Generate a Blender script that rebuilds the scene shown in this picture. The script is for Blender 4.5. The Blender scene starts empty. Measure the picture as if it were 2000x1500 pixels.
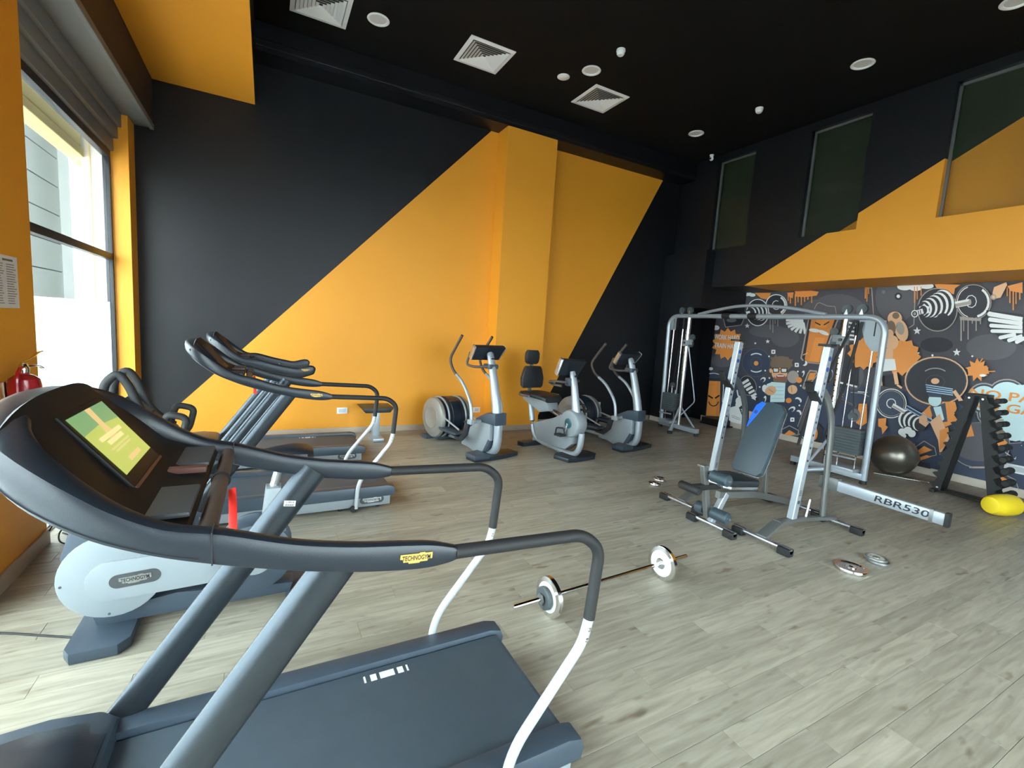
import bpy, bmesh, math, random
from mathutils import Vector, Matrix
random.seed(7)
S = bpy.context.scene
COL = S.collection
R = math.radians
# ------------------------------------------------------------------ camera, world, light, exposure
CAMH = 1.6
X_ = Vector((0.88225556, 0.00152425, 0.47076832))   # room axes seen in camera space (right, down, forward)
Y_ = Vector((-0.46640007, -0.13311835, 0.87450013))
Z_ = Vector((0.06400086, -0.99109898, -0.1167335))
cd = bpy.data.cameras.new('camera'); cam = bpy.data.objects.new('camera', cd); COL.objects.link(cam)
cd.sensor_width = 36; cd.lens = 16.2; cd.clip_start = 0.02; cd.clip_end = 200
Mc = Matrix(((X_[0], -X_[1], -X_[2]), (Y_[0], -Y_[1], -Y_[2]), (Z_[0], -Z_[1], -Z_[2]))).to_4x4()
cam.matrix_world = Matrix.Translation((0, 0, CAMH)) @ Mc
S.camera = cam
w = bpy.data.worlds.new('sky'); S.world = w; w.use_nodes = True
bg = w.node_tree.nodes['Background']; bg.inputs[0].default_value = (0.82, 0.91, 1.0, 1); bg.inputs[1].default_value = 7.0
S.view_settings.view_transform = 'Standard'; S.view_settings.look = 'None'
S.view_settings.gamma = 1; S.view_settings.use_curve_mapping = False
S.view_settings.exposure = 1.2

# ------------------------------------------------------------------ materials
def mat(name, col, rough=0.5, metal=0.0, spec=0.5, noise=0.0, nscale=8, bump=0.0, bscale=60, coat=0.0, emit=None, trans=0.0, alpha=1.0):
    m = bpy.data.materials.new(name); m.use_nodes = True; nt = m.node_tree; b = nt.nodes['Principled BSDF']
    b.inputs['Base Color'].default_value = (*col, 1); b.inputs['Roughness'].default_value = rough
    b.inputs['Metallic'].default_value = metal; b.inputs['Specular IOR Level'].default_value = spec
    b.inputs['Coat Weight'].default_value = coat
    if emit: b.inputs['Emission Color'].default_value = (*emit[0], 1); b.inputs['Emission Strength'].default_value = emit[1]
    if trans: b.inputs['Transmission Weight'].default_value = trans
    if alpha < 1: b.inputs['Alpha'].default_value = alpha
    tc = nt.nodes.new('ShaderNodeTexCoord')
    if noise:
        n = nt.nodes.new('ShaderNodeTexNoise'); n.inputs['Scale'].default_value = nscale; n.inputs['Detail'].default_value = 5
        nt.links.new(tc.outputs['Object'], n.inputs['Vector'])
        mx = nt.nodes.new('ShaderNodeMix'); mx.data_type = 'RGBA'
        mx.inputs['A'].default_value = (*[c * (1 - noise) for c in col], 1); mx.inputs['B'].default_value = (*[min(1, c * (1 + noise)) for c in col], 1)
        nt.links.new(n.outputs['Fac'], mx.inputs['Factor']); nt.links.new(mx.outputs['Result'], b.inputs['Base Color'])
    if bump:
        n2 = nt.nodes.new('ShaderNodeTexNoise'); n2.inputs['Scale'].default_value = bscale; n2.inputs['Detail'].default_value = 3
        nt.links.new(tc.outputs['Object'], n2.inputs['Vector'])
        bp = nt.nodes.new('ShaderNodeBump'); bp.inputs['Strength'].default_value = bump; bp.inputs['Distance'].default_value = 0.01
        nt.links.new(n2.outputs['Fac'], bp.inputs['Height']); nt.links.new(bp.outputs['Normal'], b.inputs['Normal'])
    return m
def s2l(r, g, b):
    f = lambda c: (c / 255 / 12.92) if c / 255 <= .04045 else ((c / 255 + .055) / 1.055) ** 2.4
    return (f(r), f(g), f(b))
M = {}
M['orange'] = mat('orange_wall_paint', (0.76, 0.31, 0.018), 0.55, noise=.03, nscale=3, bump=.05, bscale=120)
M['black'] = mat('black_wall_paint', (0.003, 0.0036, 0.006), 0.48, noise=.15, nscale=2, bump=.08, bscale=90, spec=.45)
M['ceil'] = mat('black_ceiling_paint', (0.0035, 0.0035, 0.004), 0.8, noise=.1, bump=.05, spec=.2)
M['brown'] = mat('dark_brown_panel', (0.03, 0.017, 0.012), 0.6, noise=.2)
M['grey'] = mat('grey_metal_cladding', (0.16, 0.17, 0.165), 0.5, noise=.08, nscale=3)
M['dkgrey'] = mat('dark_grey_metal', (0.055, 0.06, 0.065), 0.45, noise=.08)
M['white'] = mat('white_enamel', (0.75, 0.76, 0.76), 0.4)
M['facade'] = mat('outdoor_white_render', (0.72, 0.73, 0.70), 0.9, noise=.04, nscale=2)
M['facade2'] = mat('outdoor_cream_render', (0.75, 0.58, 0.28), 0.8, noise=.04)
M['base'] = mat('cream_baseboard', (0.62, 0.55, 0.46), 0.5, noise=.06)
M['dbase'] = mat('worn_baseboard', (0.42, 0.33, 0.25), 0.5, noise=.1)
M['frame'] = mat('window_frame_dark', (0.03, 0.032, 0.036), 0.4)
M['plastic'] = mat('charcoal_plastic', (0.013, 0.018, 0.026), 0.36, noise=.06, bump=.04, bscale=300)
M['plastic2'] = mat('slate_plastic', (0.042, 0.060, 0.082), 0.4, noise=.06, bump=.04, bscale=300)
M['blackp'] = mat('black_plastic', (0.005, 0.005, 0.0055), 0.55, bump=.03, bscale=300)
M['rubber'] = mat('black_rubber', (0.012, 0.012, 0.013), 0.65, noise=.1)
M['grip'] = mat('brown_black_foam_grip', (0.07, 0.052, 0.045), 0.55, noise=.1)
M['silver'] = mat('silver_paint', (0.36, 0.40, 0.44), 0.32, metal=.35, noise=.03)
M['silver2'] = mat('light_silver_shell', (0.255, 0.285, 0.305), 0.38, metal=.1, noise=.03)
M['post'] = mat('graphite_metal_post', (0.055, 0.066, 0.078), 0.27, metal=.7, noise=.04)
M['alu'] = mat('brushed_aluminium', (0.55, 0.57, 0.60), 0.25, metal=.9, noise=.04)
M['chrome'] = mat('chrome', (0.75, 0.74, 0.73), 0.14, metal=1, noise=.04)
M['greytube'] = mat('dull_grey_steel', (0.20, 0.205, 0.20), 0.4, metal=.6, noise=.05)
M['belt'] = mat('treadmill_belt_rubber', (0.045, 0.064, 0.082), 0.55, noise=.12, nscale=14, bump=.1, bscale=500)
M['leather'] = mat('black_vinyl_upholstery', (0.016, 0.02, 0.024), 0.42, noise=.08, bump=.1, bscale=180)
M['teal'] = mat('slate_vinyl_upholstery', (0.035, 0.055, 0.07), 0.45, noise=.08, bump=.1, bscale=180)
M['blue'] = mat('bright_blue_vinyl', (0.01, 0.12, 0.75), 0.4)
M['bluedot'] = mat('dark_blue_plastic', (0.02, 0.06, 0.25), 0.4)
M['red'] = mat('red_painted_steel', (0.42, 0.008, 0.018), 0.25, coat=.5)
M['redcord'] = mat('red_strap', (0.9, 0.03, 0.02), 0.6)
M['label'] = mat('white_label', (0.65, 0.63, 0.6), 0.6)
M['ink'] = mat('dark_ink', (0.015, 0.015, 0.02), 0.6)
M['gold'] = mat('gold_badge', (0.62, 0.40, 0.09), 0.4, metal=.2)
M['yellow'] = mat('yellow_foam', (0.85, 0.62, 0.02), 0.5, noise=.03)
M['ball'] = mat('grey_pearl_vinyl', (0.16, 0.145, 0.12), 0.30, metal=.75, noise=.04)
M['tapebrown'] = mat('reddish_brown_plastic', (0.12, 0.05, 0.038), 0.5)
M['glow'] = mat('lamp_diffuser_off', (0.55, 0.54, 0.52), 0.35)
M['black2'] = mat('stack_grey', (0.06, 0.075, 0.08), 0.5)
def glass_mat():
    m = bpy.data.materials.new('window_glass'); m.use_nodes = True; nt = m.node_tree
    nt.nodes.remove(nt.nodes['Principled BSDF']); out = nt.nodes['Material Output']
    t = nt.nodes.new('ShaderNodeBsdfTransparent'); t.inputs[0].default_value = (.93, .97, .95, 1)
    g = nt.nodes.new('ShaderNodeBsdfGlossy'); g.inputs['Roughness'].default_value = .02
    mx = nt.nodes.new('ShaderNodeMixShader'); lw = nt.nodes.new('ShaderNodeLayerWeight'); pw = nt.nodes.new('ShaderNodeMath'); pw.operation = 'POWER'; pw.inputs[1].default_value = 5
    nt.links.new(lw.outputs['Facing'], pw.inputs[0]); fr = nt.nodes.new('ShaderNodeMapRange'); fr.inputs['To Min'].default_value = .03; fr.inputs['To Max'].default_value = .7
    nt.links.new(pw.outputs[0], fr.inputs[0]); nt.links.new(fr.outputs[0], mx.inputs[0]); nt.links.new(t.outputs[0], mx.inputs[1]); nt.links.new(g.outputs[0], mx.inputs[2])
    nt.links.new(mx.outputs[0], out.inputs[0]); return m
M['glass'] = glass_mat()
def film_mat():
    m = bpy.data.materials.new('frosted_film'); m.use_nodes = True; nt = m.node_tree
    nt.nodes.remove(nt.nodes['Principled BSDF']); out = nt.nodes['Material Output']
    t = nt.nodes.new('ShaderNodeBsdfTransparent'); t.inputs[0].default_value = (.95, .98, .98, 1)
    g = nt.nodes.new('ShaderNodeBsdfTranslucent'); g.inputs[0].default_value = (.9, .95, .95, 1)
    mx = nt.nodes.new('ShaderNodeMixShader'); mx.inputs[0].default_value = .45
    nt.links.new(t.outputs[0], mx.inputs[1]); nt.links.new(g.outputs[0], mx.inputs[2]); nt.links.new(mx.outputs[0], out.inputs[0]); return m
M['film'] = film_mat()
def plank_mat():
    m = bpy.data.materials.new('oak_vinyl_plank'); m.use_nodes = True; nt = m.node_tree; N = nt.nodes; Lk = nt.links
    b = N['Principled BSDF']; b.inputs['Roughness'].default_value = .42; b.inputs['Specular IOR Level'].default_value = .4
    geo = N.new('ShaderNodeNewGeometry'); oi = N.new('ShaderNodeObjectInfo')
    add = N.new('ShaderNodeMath'); add.operation = 'ADD'; Lk.new(geo.outputs['Random Per Island'], add.inputs[0]); Lk.new(oi.outputs['Random'], add.inputs[1])
    fr = N.new('ShaderNodeMath'); fr.operation = 'FRACT'; Lk.new(add.outputs[0], fr.inputs[0])
    cmb = N.new('ShaderNodeCombineXYZ')
    mu = N.new('ShaderNodeMath'); mu.operation = 'MULTIPLY'; mu.inputs[1].default_value = 37; Lk.new(fr.outputs[0], mu.inputs[0])
    Lk.new(mu.outputs[0], cmb.inputs[0]); Lk.new(mu.outputs[0], cmb.inputs[2])
    va = N.new('ShaderNodeVectorMath'); va.operation = 'ADD'; Lk.new(geo.outputs['Position'], va.inputs[0]); Lk.new(cmb.outputs[0], va.inputs[1])
    mp = N.new('ShaderNodeMapping'); mp.inputs['Scale'].default_value = (1.6, 16, 1); Lk.new(va.outputs[0], mp.inputs[0])
    n1 = N.new('ShaderNodeTexNoise'); n1.inputs['Scale'].default_value = 2.2; n1.inputs['Detail'].default_value = 8; n1.inputs['Distortion'].default_value = .6; Lk.new(mp.outputs[0], n1.inputs[0])
    mp2 = N.new('ShaderNodeMapping'); mp2.inputs['Scale'].default_value = (3.0, 9, 1); Lk.new(va.outputs[0], mp2.inputs[0])
    vo = N.new('ShaderNodeTexNoise'); vo.inputs['Scale'].default_value = 1.7; vo.inputs['Detail'].default_value = 2; Lk.new(mp2.outputs[0], vo.inputs[0])
    cr = N.new('ShaderNodeValToRGB'); cr.color_ramp.elements[0].position = .3; cr.color_ramp.elements[0].color = (0.258, 0.232, 0.18, 1)
    cr.color_ramp.elements[1].position = .72; cr.color_ramp.elements[1].color = (0.40, 0.368, 0.295, 1); Lk.new(n1.outputs['Fac'], cr.inputs[0])
    kn = N.new('ShaderNodeValToRGB'); kn.color_ramp.elements[0].position = .24; kn.color_ramp.elements[0].color = (.42, .36, .3, 1)
    kn.color_ramp.elements[1].position = .36; kn.color_ramp.elements[1].color = (1, 1, 1, 1); Lk.new(vo.outputs['Fac'], kn.inputs[0])
    m1 = N.new('ShaderNodeMix'); m1.data_type = 'RGBA'; m1.blend_type = 'MULTIPLY'; m1.inputs['Factor'].default_value = .8
    Lk.new(cr.outputs[0], m1.inputs['A']); Lk.new(kn.outputs[0], m1.inputs['B'])
    hs = N.new('ShaderNodeHueSaturation'); mr = N.new('ShaderNodeMapRange'); mr.inputs['To Min'].default_value = .86; mr.inputs['To Max'].default_value = 1.12
    Lk.new(fr.outputs[0], mr.inputs[0]); Lk.new(mr.outputs[0], hs.inputs['Value']); Lk.new(m1.outputs['Result'], hs.inputs['Color'])
    Lk.new(hs.outputs[0], b.inputs['Base Color'])
    bp = N.new('ShaderNodeBump'); bp.inputs['Strength'].default_value = .12; bp.inputs['Distance'].default_value = .003
    Lk.new(n1.outputs['Fac'], bp.inputs['Height']); Lk.new(bp.outputs[0], b.inputs['Normal']); return m
M['plank'] = plank_mat()

# ------------------------------------------------------------------ mesh helpers
class MB:
    def __init__(s): s.v = []; s.f = []; s.m = []; s.mats = []
    def mi(s, m):
        if m is None: m = s.mats[0] if s.mats else None
        if m not in s.mats: s.mats.append(m)
        return s.mats.index(m)
    def add(s, vs, fs, m=None):
        k = len(s.v); i = s.mi(m); s.v += [tuple(v) for v in vs]
        for f in fs: s.f.append([a + k for a in f]); s.m.append(i)
        return s
    def box(s, x0, x1, y0, y1, z0, z1, m=None, bev=0.0, T=None, seg=2):
        bm = bmesh.new(); bmesh.ops.create_cube(bm, size=1)
        for v in bm.verts: v.co = Vector(((x0 + x1) / 2 + v.co.x * (x1 - x0), (y0 + y1) / 2 + v.co.y * (y1 - y0), (z0 + z1) / 2 + v.co.z * (z1 - z0)))
        if bev: bmesh.ops.bevel(bm, geom=bm.edges[:], offset=bev, segments=seg, affect='EDGES', profile=.6)
        if T: bmesh.ops.transform(bm, matrix=T, verts=bm.verts[:])
        return s.bm(bm, m)
    def bm(s, bm, m=None):
        bm.verts.index_update(); bm.normal_update()
        s.add([v.co[:] for v in bm.verts], [[v.index for v in f.verts] for f in bm.faces], m); bm.free(); return s
    def tube(s, pts, r, m=None, seg=12, r2=None, caps=True, up=None, closed=False):
        """sweep an ellipse (r sideways, r2 along up) along pts; r may be a list"""
        P = [Vector(p) for p in pts]; n = len(P); fixed = up is not None; rows = []
        if fixed: up = Vector(up)
        else:
            t0 = (P[1] - P[0]).normalized(); up = Vector((0, 0, 1)) if abs(t0.z) < .9 else Vector((0, 1, 0))
        prev = None
        for i in range(n):
            a = P[(i - 1) % n] if (closed or i) else P[0]; b = P[(i + 1) % n] if (closed or i < n - 1) else P[-1]
            t = (b - a).normalized()
            u = up - t * up.dot(t)
            if u.length < 1e-3: u = (prev if prev else Vector((1, 0, 0))) - t * (prev if prev else Vector((1, 0, 0))).dot(t)
            u.normalize(); prev = u; sd = t.cross(u)
            if not fixed: up = u.copy()
            ra = r[i] if isinstance(r, (list, tuple)) else r
            rb = ra if r2 is None else (r2[i] if isinstance(r2, (list, tuple)) else r2)
            rows.append([P[i] + sd * ra * math.cos(2 * math.pi * k / seg) + u * rb * math.sin(2 * math.pi * k / seg) for k in range(seg)])
        return s.loft(rows, m, caps and not closed, closed)
    def loft(s, rows, m=None, caps=True, closed=False, ring=True):
        n = len(rows); q = len(rows[0]); vs = [v for r_ in rows for v in r_]; fs = []
        for i in range(n if closed else n - 1):
            j = (i + 1) % n
            for k in range(q if ring else q - 1):
                l = (k + 1) % q; fs.append([i * q + k, i * q + l, j * q + l, j * q + k])
        if caps: fs.append(list(range(q))[::-1]); fs.append([(n - 1) * q + k for k in range(q)])
        return s.add(vs, fs, m)
    def prism(s, poly, ax, a, b, m=None, bev=0.0):
        """poly of 2D points; ax = extrude axis; a..b extent"""
        def p3(p, t): return (t, p[0], p[1]) if ax == 0 else ((p[0], t, p[1]) if ax == 1 else (p[0], p[1], t))
        bm = bmesh.new(); A = [bm.verts.new(p3(p, a)) for p in poly]; B = [bm.verts.new(p3(p, b)) for p in poly]
        bm.faces.new(A); bm.faces.new(B[::-1])
        for i in range(len(poly)):
            j = (i + 1) % len(poly); bm.faces.new([A[j], A[i], B[i], B[j]])
        bmesh.ops.recalc_face_normals(bm, faces=bm.faces[:])
        if bev:
            es = [e for e in bm.edges if (e.verts[0] in A) == (e.verts[1] in A)]
            bmesh.ops.bevel(bm, geom=es, offset=bev, segments=2, affect='EDGES', profile=.6)
        return s.bm(bm, m)
    def lathe(s, prof, c, ax=2, seg=24, m=None):
        """prof list of (radius, height along axis) round the axis through c"""
        rows = []
        for (r, h) in prof:
            row = []
            for k in range(seg):
                a = 2 * math.pi * k / seg; u, v = r * math.cos(a), r * math.sin(a)
                row.append(Vector(c) + Vector((h, u, v) if ax == 0 else ((v, h, u) if ax == 1 else (u, v, h))))
            rows.append(row)
        return s.loft(rows, m, True)
    def build(s, name, m=None, parent=None, smooth=True, ang=35, loc=None):
        me = bpy.data.meshes.new(name); me.from_pydata(s.v, [], s.f)
        ms = [x for x in s.mats]
        if ms == [None] or not ms: ms = [m]
        for x in ms: me.materials.append(M[x] if isinstance(x, str) else (M[m] if isinstance(m, str) else m))
        me.polygons.foreach_set('material_index', s.m)
        bm = bmesh.new(); bm.from_mesh(me); bmesh.ops.recalc_face_normals(bm, faces=bm.faces[:]); bm.to_mesh(me); bm.free()
        if smooth:
            me.polygons.foreach_set('use_smooth', [True] * len(me.polygons)); me.set_sharp_from_angle(angle=R(ang))
        me.update(); o = bpy.data.objects.new(name, me); COL.objects.link(o)
        if parent: o.parent = parent
        if loc: o.location = loc
        return o
def cr(pts, n=6, closed=False):
    """Catmull-Rom through pts"""
    P = [Vector(p) for p in pts]; out = []; k = len(P); rng = k if closed else k - 1
    for i in range(rng):
        p0 = P[(i - 1) % k] if (closed or i) else P[0]; p1 = P[i]; p2 = P[(i + 1) % k]; p3 = P[(i + 2) % k] if (closed or i + 2 < k) else P[-1]
        for j in range(n):
            t = j / n
            out.append(.5 * ((2 * p1) + (-p0 + p2) * t + (2 * p0 - 5 * p1 + 4 * p2 - p3) * t * t + (-p0 + 3 * p1 - 3 * p2 + p3) * t ** 3))
    if not closed: out.append(P[-1])
    return out
def fil(pts, rad, n=6):
    """polyline with rounded corners"""
    P = [Vector(p) for p in pts]; out = [P[0]]
    for i in range(1, len(P) - 1):
        a = (P[i - 1] - P[i]); b = (P[i + 1] - P[i]); r_ = min(rad, a.length * .45, b.length * .45)
        A = P[i] + a.normalized() * r_; B = P[i] + b.normalized() * r_
        for j in range(n + 1):
            t = j / n; out.append((1 - t) ** 2 * A + 2 * t * (1 - t) * P[i] + t * t * B)
    out.append(P[-1]); return out
def circ(cx, cy, r, n=24, a0=0, a1=360, ry=None):
    k = n if a1 - a0 >= 360 else n + 1
    return [(cx + r * math.cos(R(a0 + (a1 - a0) * i / n)), cy + (ry or r) * math.sin(R(a0 + (a1 - a0) * i / n))) for i in range(k)]
def empty(name, loc, rz=0):
    o = bpy.data.objects.new(name, None); COL.objects.link(o); o.location = loc; o.rotation_euler = (0, 0, R(rz)); o.empty_display_size = .1; return o
def tag(o, label=None, cat=None, group=None, kind=None):
    if label: o['label'] = label
    if cat: o['category'] = cat
    if group: o['group'] = group
    if kind: o['kind'] = kind
    return o
def struct(o): o['kind'] = 'structure'; return o
def text(name, body, h, m, parent, T, ext=.0006, wid=None, font_shear=0):
    cu = bpy.data.curves.new(name, 'FONT'); cu.body = body; cu.size = h; cu.extrude = ext; cu.align_x = 'CENTER'; cu.align_y = 'CENTER'; cu.resolution_u = 3; cu.shear = font_shear; cu.offset = h * .012
    t = bpy.data.objects.new(name + '_tmp', cu); COL.objects.link(t); bpy.context.view_layer.update()
    me = bpy.data.meshes.new_from_object(t); bpy.data.objects.remove(t)
    if wid:
        xs = [v.co.x for v in me.vertices]; k = wid / (max(xs) - min(xs))
        for v in me.vertices: v.co.x *= k
    me.transform(T); me.materials.clear(); me.materials.append(M[m]); me.name = name
    o = bpy.data.objects.new(name, me); COL.objects.link(o); o.parent = parent; return o
def frame(o, ex, ey):
    """matrix whose x axis is ex, y axis ey at o"""
    ex = Vector(ex).normalized(); ey = Vector(ey); ey = (ey - ex * ex.dot(ey)).normalized(); ez = ex.cross(ey)
    return Matrix(((ex.x, ey.x, ez.x, o[0]), (ex.y, ey.y, ez.y, o[1]), (ex.z, ey.z, ez.z, o[2]), (0, 0, 0, 1)))
def copy_tree(o, parent=None):
    c = o.copy(); COL.objects.link(c); c.parent = parent
    for ch in [x for x in bpy.data.objects if x.parent == o]: copy_tree(ch, c)
    return c
def clip(poly, a, b, c):
    """keep the side a*x+b*y+c>=0"""
    out = []
    for i in range(len(poly)):
        p, q = poly[i], poly[(i + 1) % len(poly)]; dp = a * p[0] + b * p[1] + c; dq = a * q[0] + b * q[1] + c
        if dp >= 0: out.append(p)
        if (dp >= 0) != (dq >= 0):
            t = dp / (dp - dq); out.append((p[0] + t * (q[0] - p[0]), p[1] + t * (q[1] - p[1])))
    return out

# ------------------------------------------------------------------ the room
XL, XR, YB, YF, ZC, XU, ZU = -1.28, 7.975, 6.71, -2.5, 4.85, 7.0, 2.571
fb = MB(); fb.box(-1.69, XR + .1, YF - .1, YB + .1, -.12, -.0035)
floor = struct(fb.build('floor', 'dkgrey', smooth=False))
PW, PL = .1432, .94
cells = []
row = -1; y = -2.5
while y < YB:
    y1 = min(y + PW, YB); off = (row * .37 % 1) * PL; x = -1.6 - off
    while x < XR:
        xa, xb = max(x, -1.62), min(x + PL, XR)
        if xb - xa > .03: cells.append((xa, xb, y, y1))
        x += PL
    y = y1; row += 1
def vis(c):
    x, y = (c[0] + c[1]) / 2, (c[2] + c[3]) / 2
    d = x * X_ + y * Y_ - CAMH * Z_
    if d.z < .2: return False
    u, v = 1000 + 900 * d.x / d.z, 750 + 900 * d.y / d.z
    return -350 < u < 2250 and v < 1720
cv = sorted([c for c in cells if vis(c)], key=lambda c: (c[0] + c[1]) ** 2 / 4 + (c[2] + c[3]) ** 2 / 4)
near = cv[:296]; ns = set(near); rest = [c for c in cells if c not in ns]
g = .0007; cache = {}
for (xa, xb, ya, yb) in near:
    L_, W_ = round(xb - xa, 3), round(yb - ya, 3)
    if (L_, W_) not in cache:
        b_ = MB().box(g, L_ - g, g, W_ - g, -.0035, 0, bev=.0008, seg=1); o = b_.build('plank', 'plank', floor, smooth=False); cache[(L_, W_)] = o.data
    else:
        o = bpy.data.objects.new('plank', cache[(L_, W_)]); COL.objects.link(o); o.parent = floor
    o.location = (xa, ya, 0)
rb = MB()
for (xa, xb, ya, yb) in rest: rb.box(xa + g, xb - g, ya + g, yb - g, -.0035, 0)
rb.build('planks', 'plank', floor, smooth=False)['kind'] = 'stuff'

struct(MB().box(-1.9, XR + .2, YF - .2, YB + .2, ZC, ZC + .15).build('ceiling', 'ceil', smooth=False))
# back wall with painted fields
def yface(mb, poly, y, m): mb.add([(p[0], y, p[1]) for p in poly], [list(range(len(poly)))], m)
wb = MB(); rect = [(-1.7, 0), (XR + .1, 0), (XR + .1, ZC), (-1.7, ZC)]
s1 = (1.706 - 4.67) / (.276 - 3.105)                       # left edge slope of the orange field
s2 = (4.695 - 1.907) / (6.609 - 5.107)
# orange: below line1 (z <= 4.67 + s1 (x-3.105)) and above line 2 (z >= 1.907 + s2 (x-5.107))
A1 = (s1, -1, 4.67 - s1 * 3.105); A2 = (-s2, 1, -(1.907 - s2 * 5.107)); neg = lambda t: tuple(-k for k in t)
yface(wb, clip(clip(rect, *A1), *A2), YB, 'orange')
yface(wb, clip(rect, *neg(A1)), YB, 'black'); yface(wb, clip(clip(rect, *A1), *neg(A2)), YB, 'black')
wb.box(-1.7, XR + .1, YB + .002, YB + .15, 0, ZC, 'black')
wall_back = struct(wb.build('wall_back', smooth=False))
pb = MB(); pb.box(3.104, 3.96, 6.38, YB - .001, 0, 4.54, 'orange'); pb.build('pillar', parent=wall_back, smooth=False)
pb = MB(); pb.box(-.12, XU + .2, 6.37, YB - .001, 4.54, ZC - .001, 'black'); pb.box(-.12, XU, 6.34, 6.37, 4.58, 4.66, 'black', bev=.01); pb.build('ceiling_beam', parent=wall_back, smooth=False)
bb = MB(); bb.box(-1.28, 3.104, YB - .018, YB - .001, 0, .085, bev=.004); bb.box(3.97, 6.75, YB - .018, YB - .001, 0, .085, bev=.004); bb.box(3.104, 3.96, 6.362, 6.379, 0, .085, bev=.004)
struct(bb.build('baseboard_back', 'dbase'))
# orange soffit and the window header
sf = MB(); sf.box(-1.11, -.122, YF, YB - .002, 4.075, ZC - .001, 'black'); sf.add([(-1.11, YF, 4.0745), (-.122, YF, 4.0745), (-.122, YB - .003, 4.0745), (-1.11, YB - .003, 4.0745)], [[0, 1, 2, 3]], 'orange')
struct(sf.build('trim_1', smooth=False))
sf = MB(); sf.box(-1.62, -1.112, YF, YB - .002, 3.57, ZC - .001, 'brown')
k = YB - .01
while k > YF + 1:
    a = max(YF, k - 2.42); sf.box(-1.455, -1.125, a + .006, k - .006, 3.553, 3.5695, 'grey', bev=.004); k = a
sf.box(-1.14, -1.10, YF, YB - .004, 3.54, 3.60, 'grey', bev=.006)
tag(struct(sf.build('trim_2', smooth=False)))
# left wall: columns, window reveals
wl = MB(); wl.box(-1.62, XL, 3.02, 3.98, 0, 3.569, 'orange'); wl.box(-1.495, XL, 6.44, YB - .002, 0, 3.569, 'orange'); wl.box(-1.66, -1.496, 6.44, YB - .002, 0, 3.569, 'facade'); wl.box(-1.60, -1.59, 6.432, 6.44, 0, 3.5, 'facade2'); wl.box(-1.62, XL, YF, -2.3, 0, 3.569, 'orange')
wall_left = struct(wl.build('wall_left', smooth=False))
bl = MB(); bl.box(XL, XL + .016, 3.02, 3.98, 0, .1, bev=.004); bl.box(XL, XL + .016, 6.44, YB - .02, 0, .085, bev=.004)
struct(bl.build('baseboard_left', 'dbase'))
def side_window(n, y0, y1, cols):
    f = MB(); f.box(-1.49, -1.43, y0, y1, 0, .045, bev=.004); f.box(-1.49, -1.43, y0, y1, 2.06, 2.125, bev=.004)
    f.box(-1.49, -1.43, y0, y1, 3.10, 3.17, bev=.004)
    ys = [y0 + .02 + (y1 - y0 - .04) * i / cols for i in range(cols + 1)]
    for q in ys: f.box(-1.49, -1.43, q - .02, q + .02, .045, 3.10, bev=.003)
    win = struct(f.build(f'window_{n}', 'frame'))
    h = MB(); h.box(-1.52, -1.40, y0, y1, 3.17, 3.30, bev=.01); h.box(-1.5, -1.36, y0, y1, 3.30, 3.42, bev=.01); h.box(-1.5, -1.33, y0, y1, 3.42, 3.552, bev=.01)
    h.build('roller_shutter_box', 'grey', win)
    t = MB(); t.box(-1.42, -1.36, y0, y1, 0, .012, bev=.003); t.box(-1.34, -1.325, y0, y1, 0, .01, bev=.003); t.build('floor_track', 'alu', win)
    for i in range(cols):
        for (za, zb) in ((.045, 2.06), (2.125, 3.10)):
            MB().box(-1.464, -1.458, ys[i] + .02, ys[i + 1] - .02, za, zb).build('pane', 'glass', win, smooth=False)
        fm = MB(); a, b_ = ys[i] + .02, ys[i + 1] - .02; fm.add([(-1.468, a, .05), (-1.468, b_, .05), (-1.468, b_, 1.62), (-1.468, a, 1.62)], [[0, 1, 2, 3]]); fm.build('frosted_film', 'film', win, smooth=False)
side_window(1, 3.98, 6.44, 1); side_window(2, -2.3, 3.02, 3)
# wall behind the camera, with its glazing
FX0, FX1, FZ1 = .6, 4.7, 3.0
wf = MB(); wf.box(-1.7, FX0, YF - .15, YF, 0, ZC, 'black'); wf.box(FX1, XR + .1, YF - .15, YF, 0, ZC, 'black'); wf.box(FX0, FX1, YF - .15, YF, FZ1, ZC, 'black'); wf.box(FX0, FX1, YF - .15, YF, 0, .1, 'black')
struct(wf.build('wall_front', smooth=False))
f = MB(); fw = (FX1 - FX0) / 3
for i in range(4): q = FX0 + fw * i; f.box(q - .03, q + .03, YF - .09, YF - .03, .1, FZ1)
f.box(FX0, FX1, YF - .09, YF - .03, .1, .16); f.box(FX0, FX1, YF - .09, YF - .03, FZ1 - .06, FZ1); f.box(FX0, FX1, YF - .09, YF - .03, 2.3, 2.36)
w3 = struct(f.build('window_3', 'frame', smooth=False))
for i in range(3): MB().box(FX0 + .03 + fw * i, FX0 + fw * (i + 1) - .03, YF - .063, YF - .057, .16, FZ1 - .06).build('pane', 'glass', w3, smooth=False)
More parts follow.
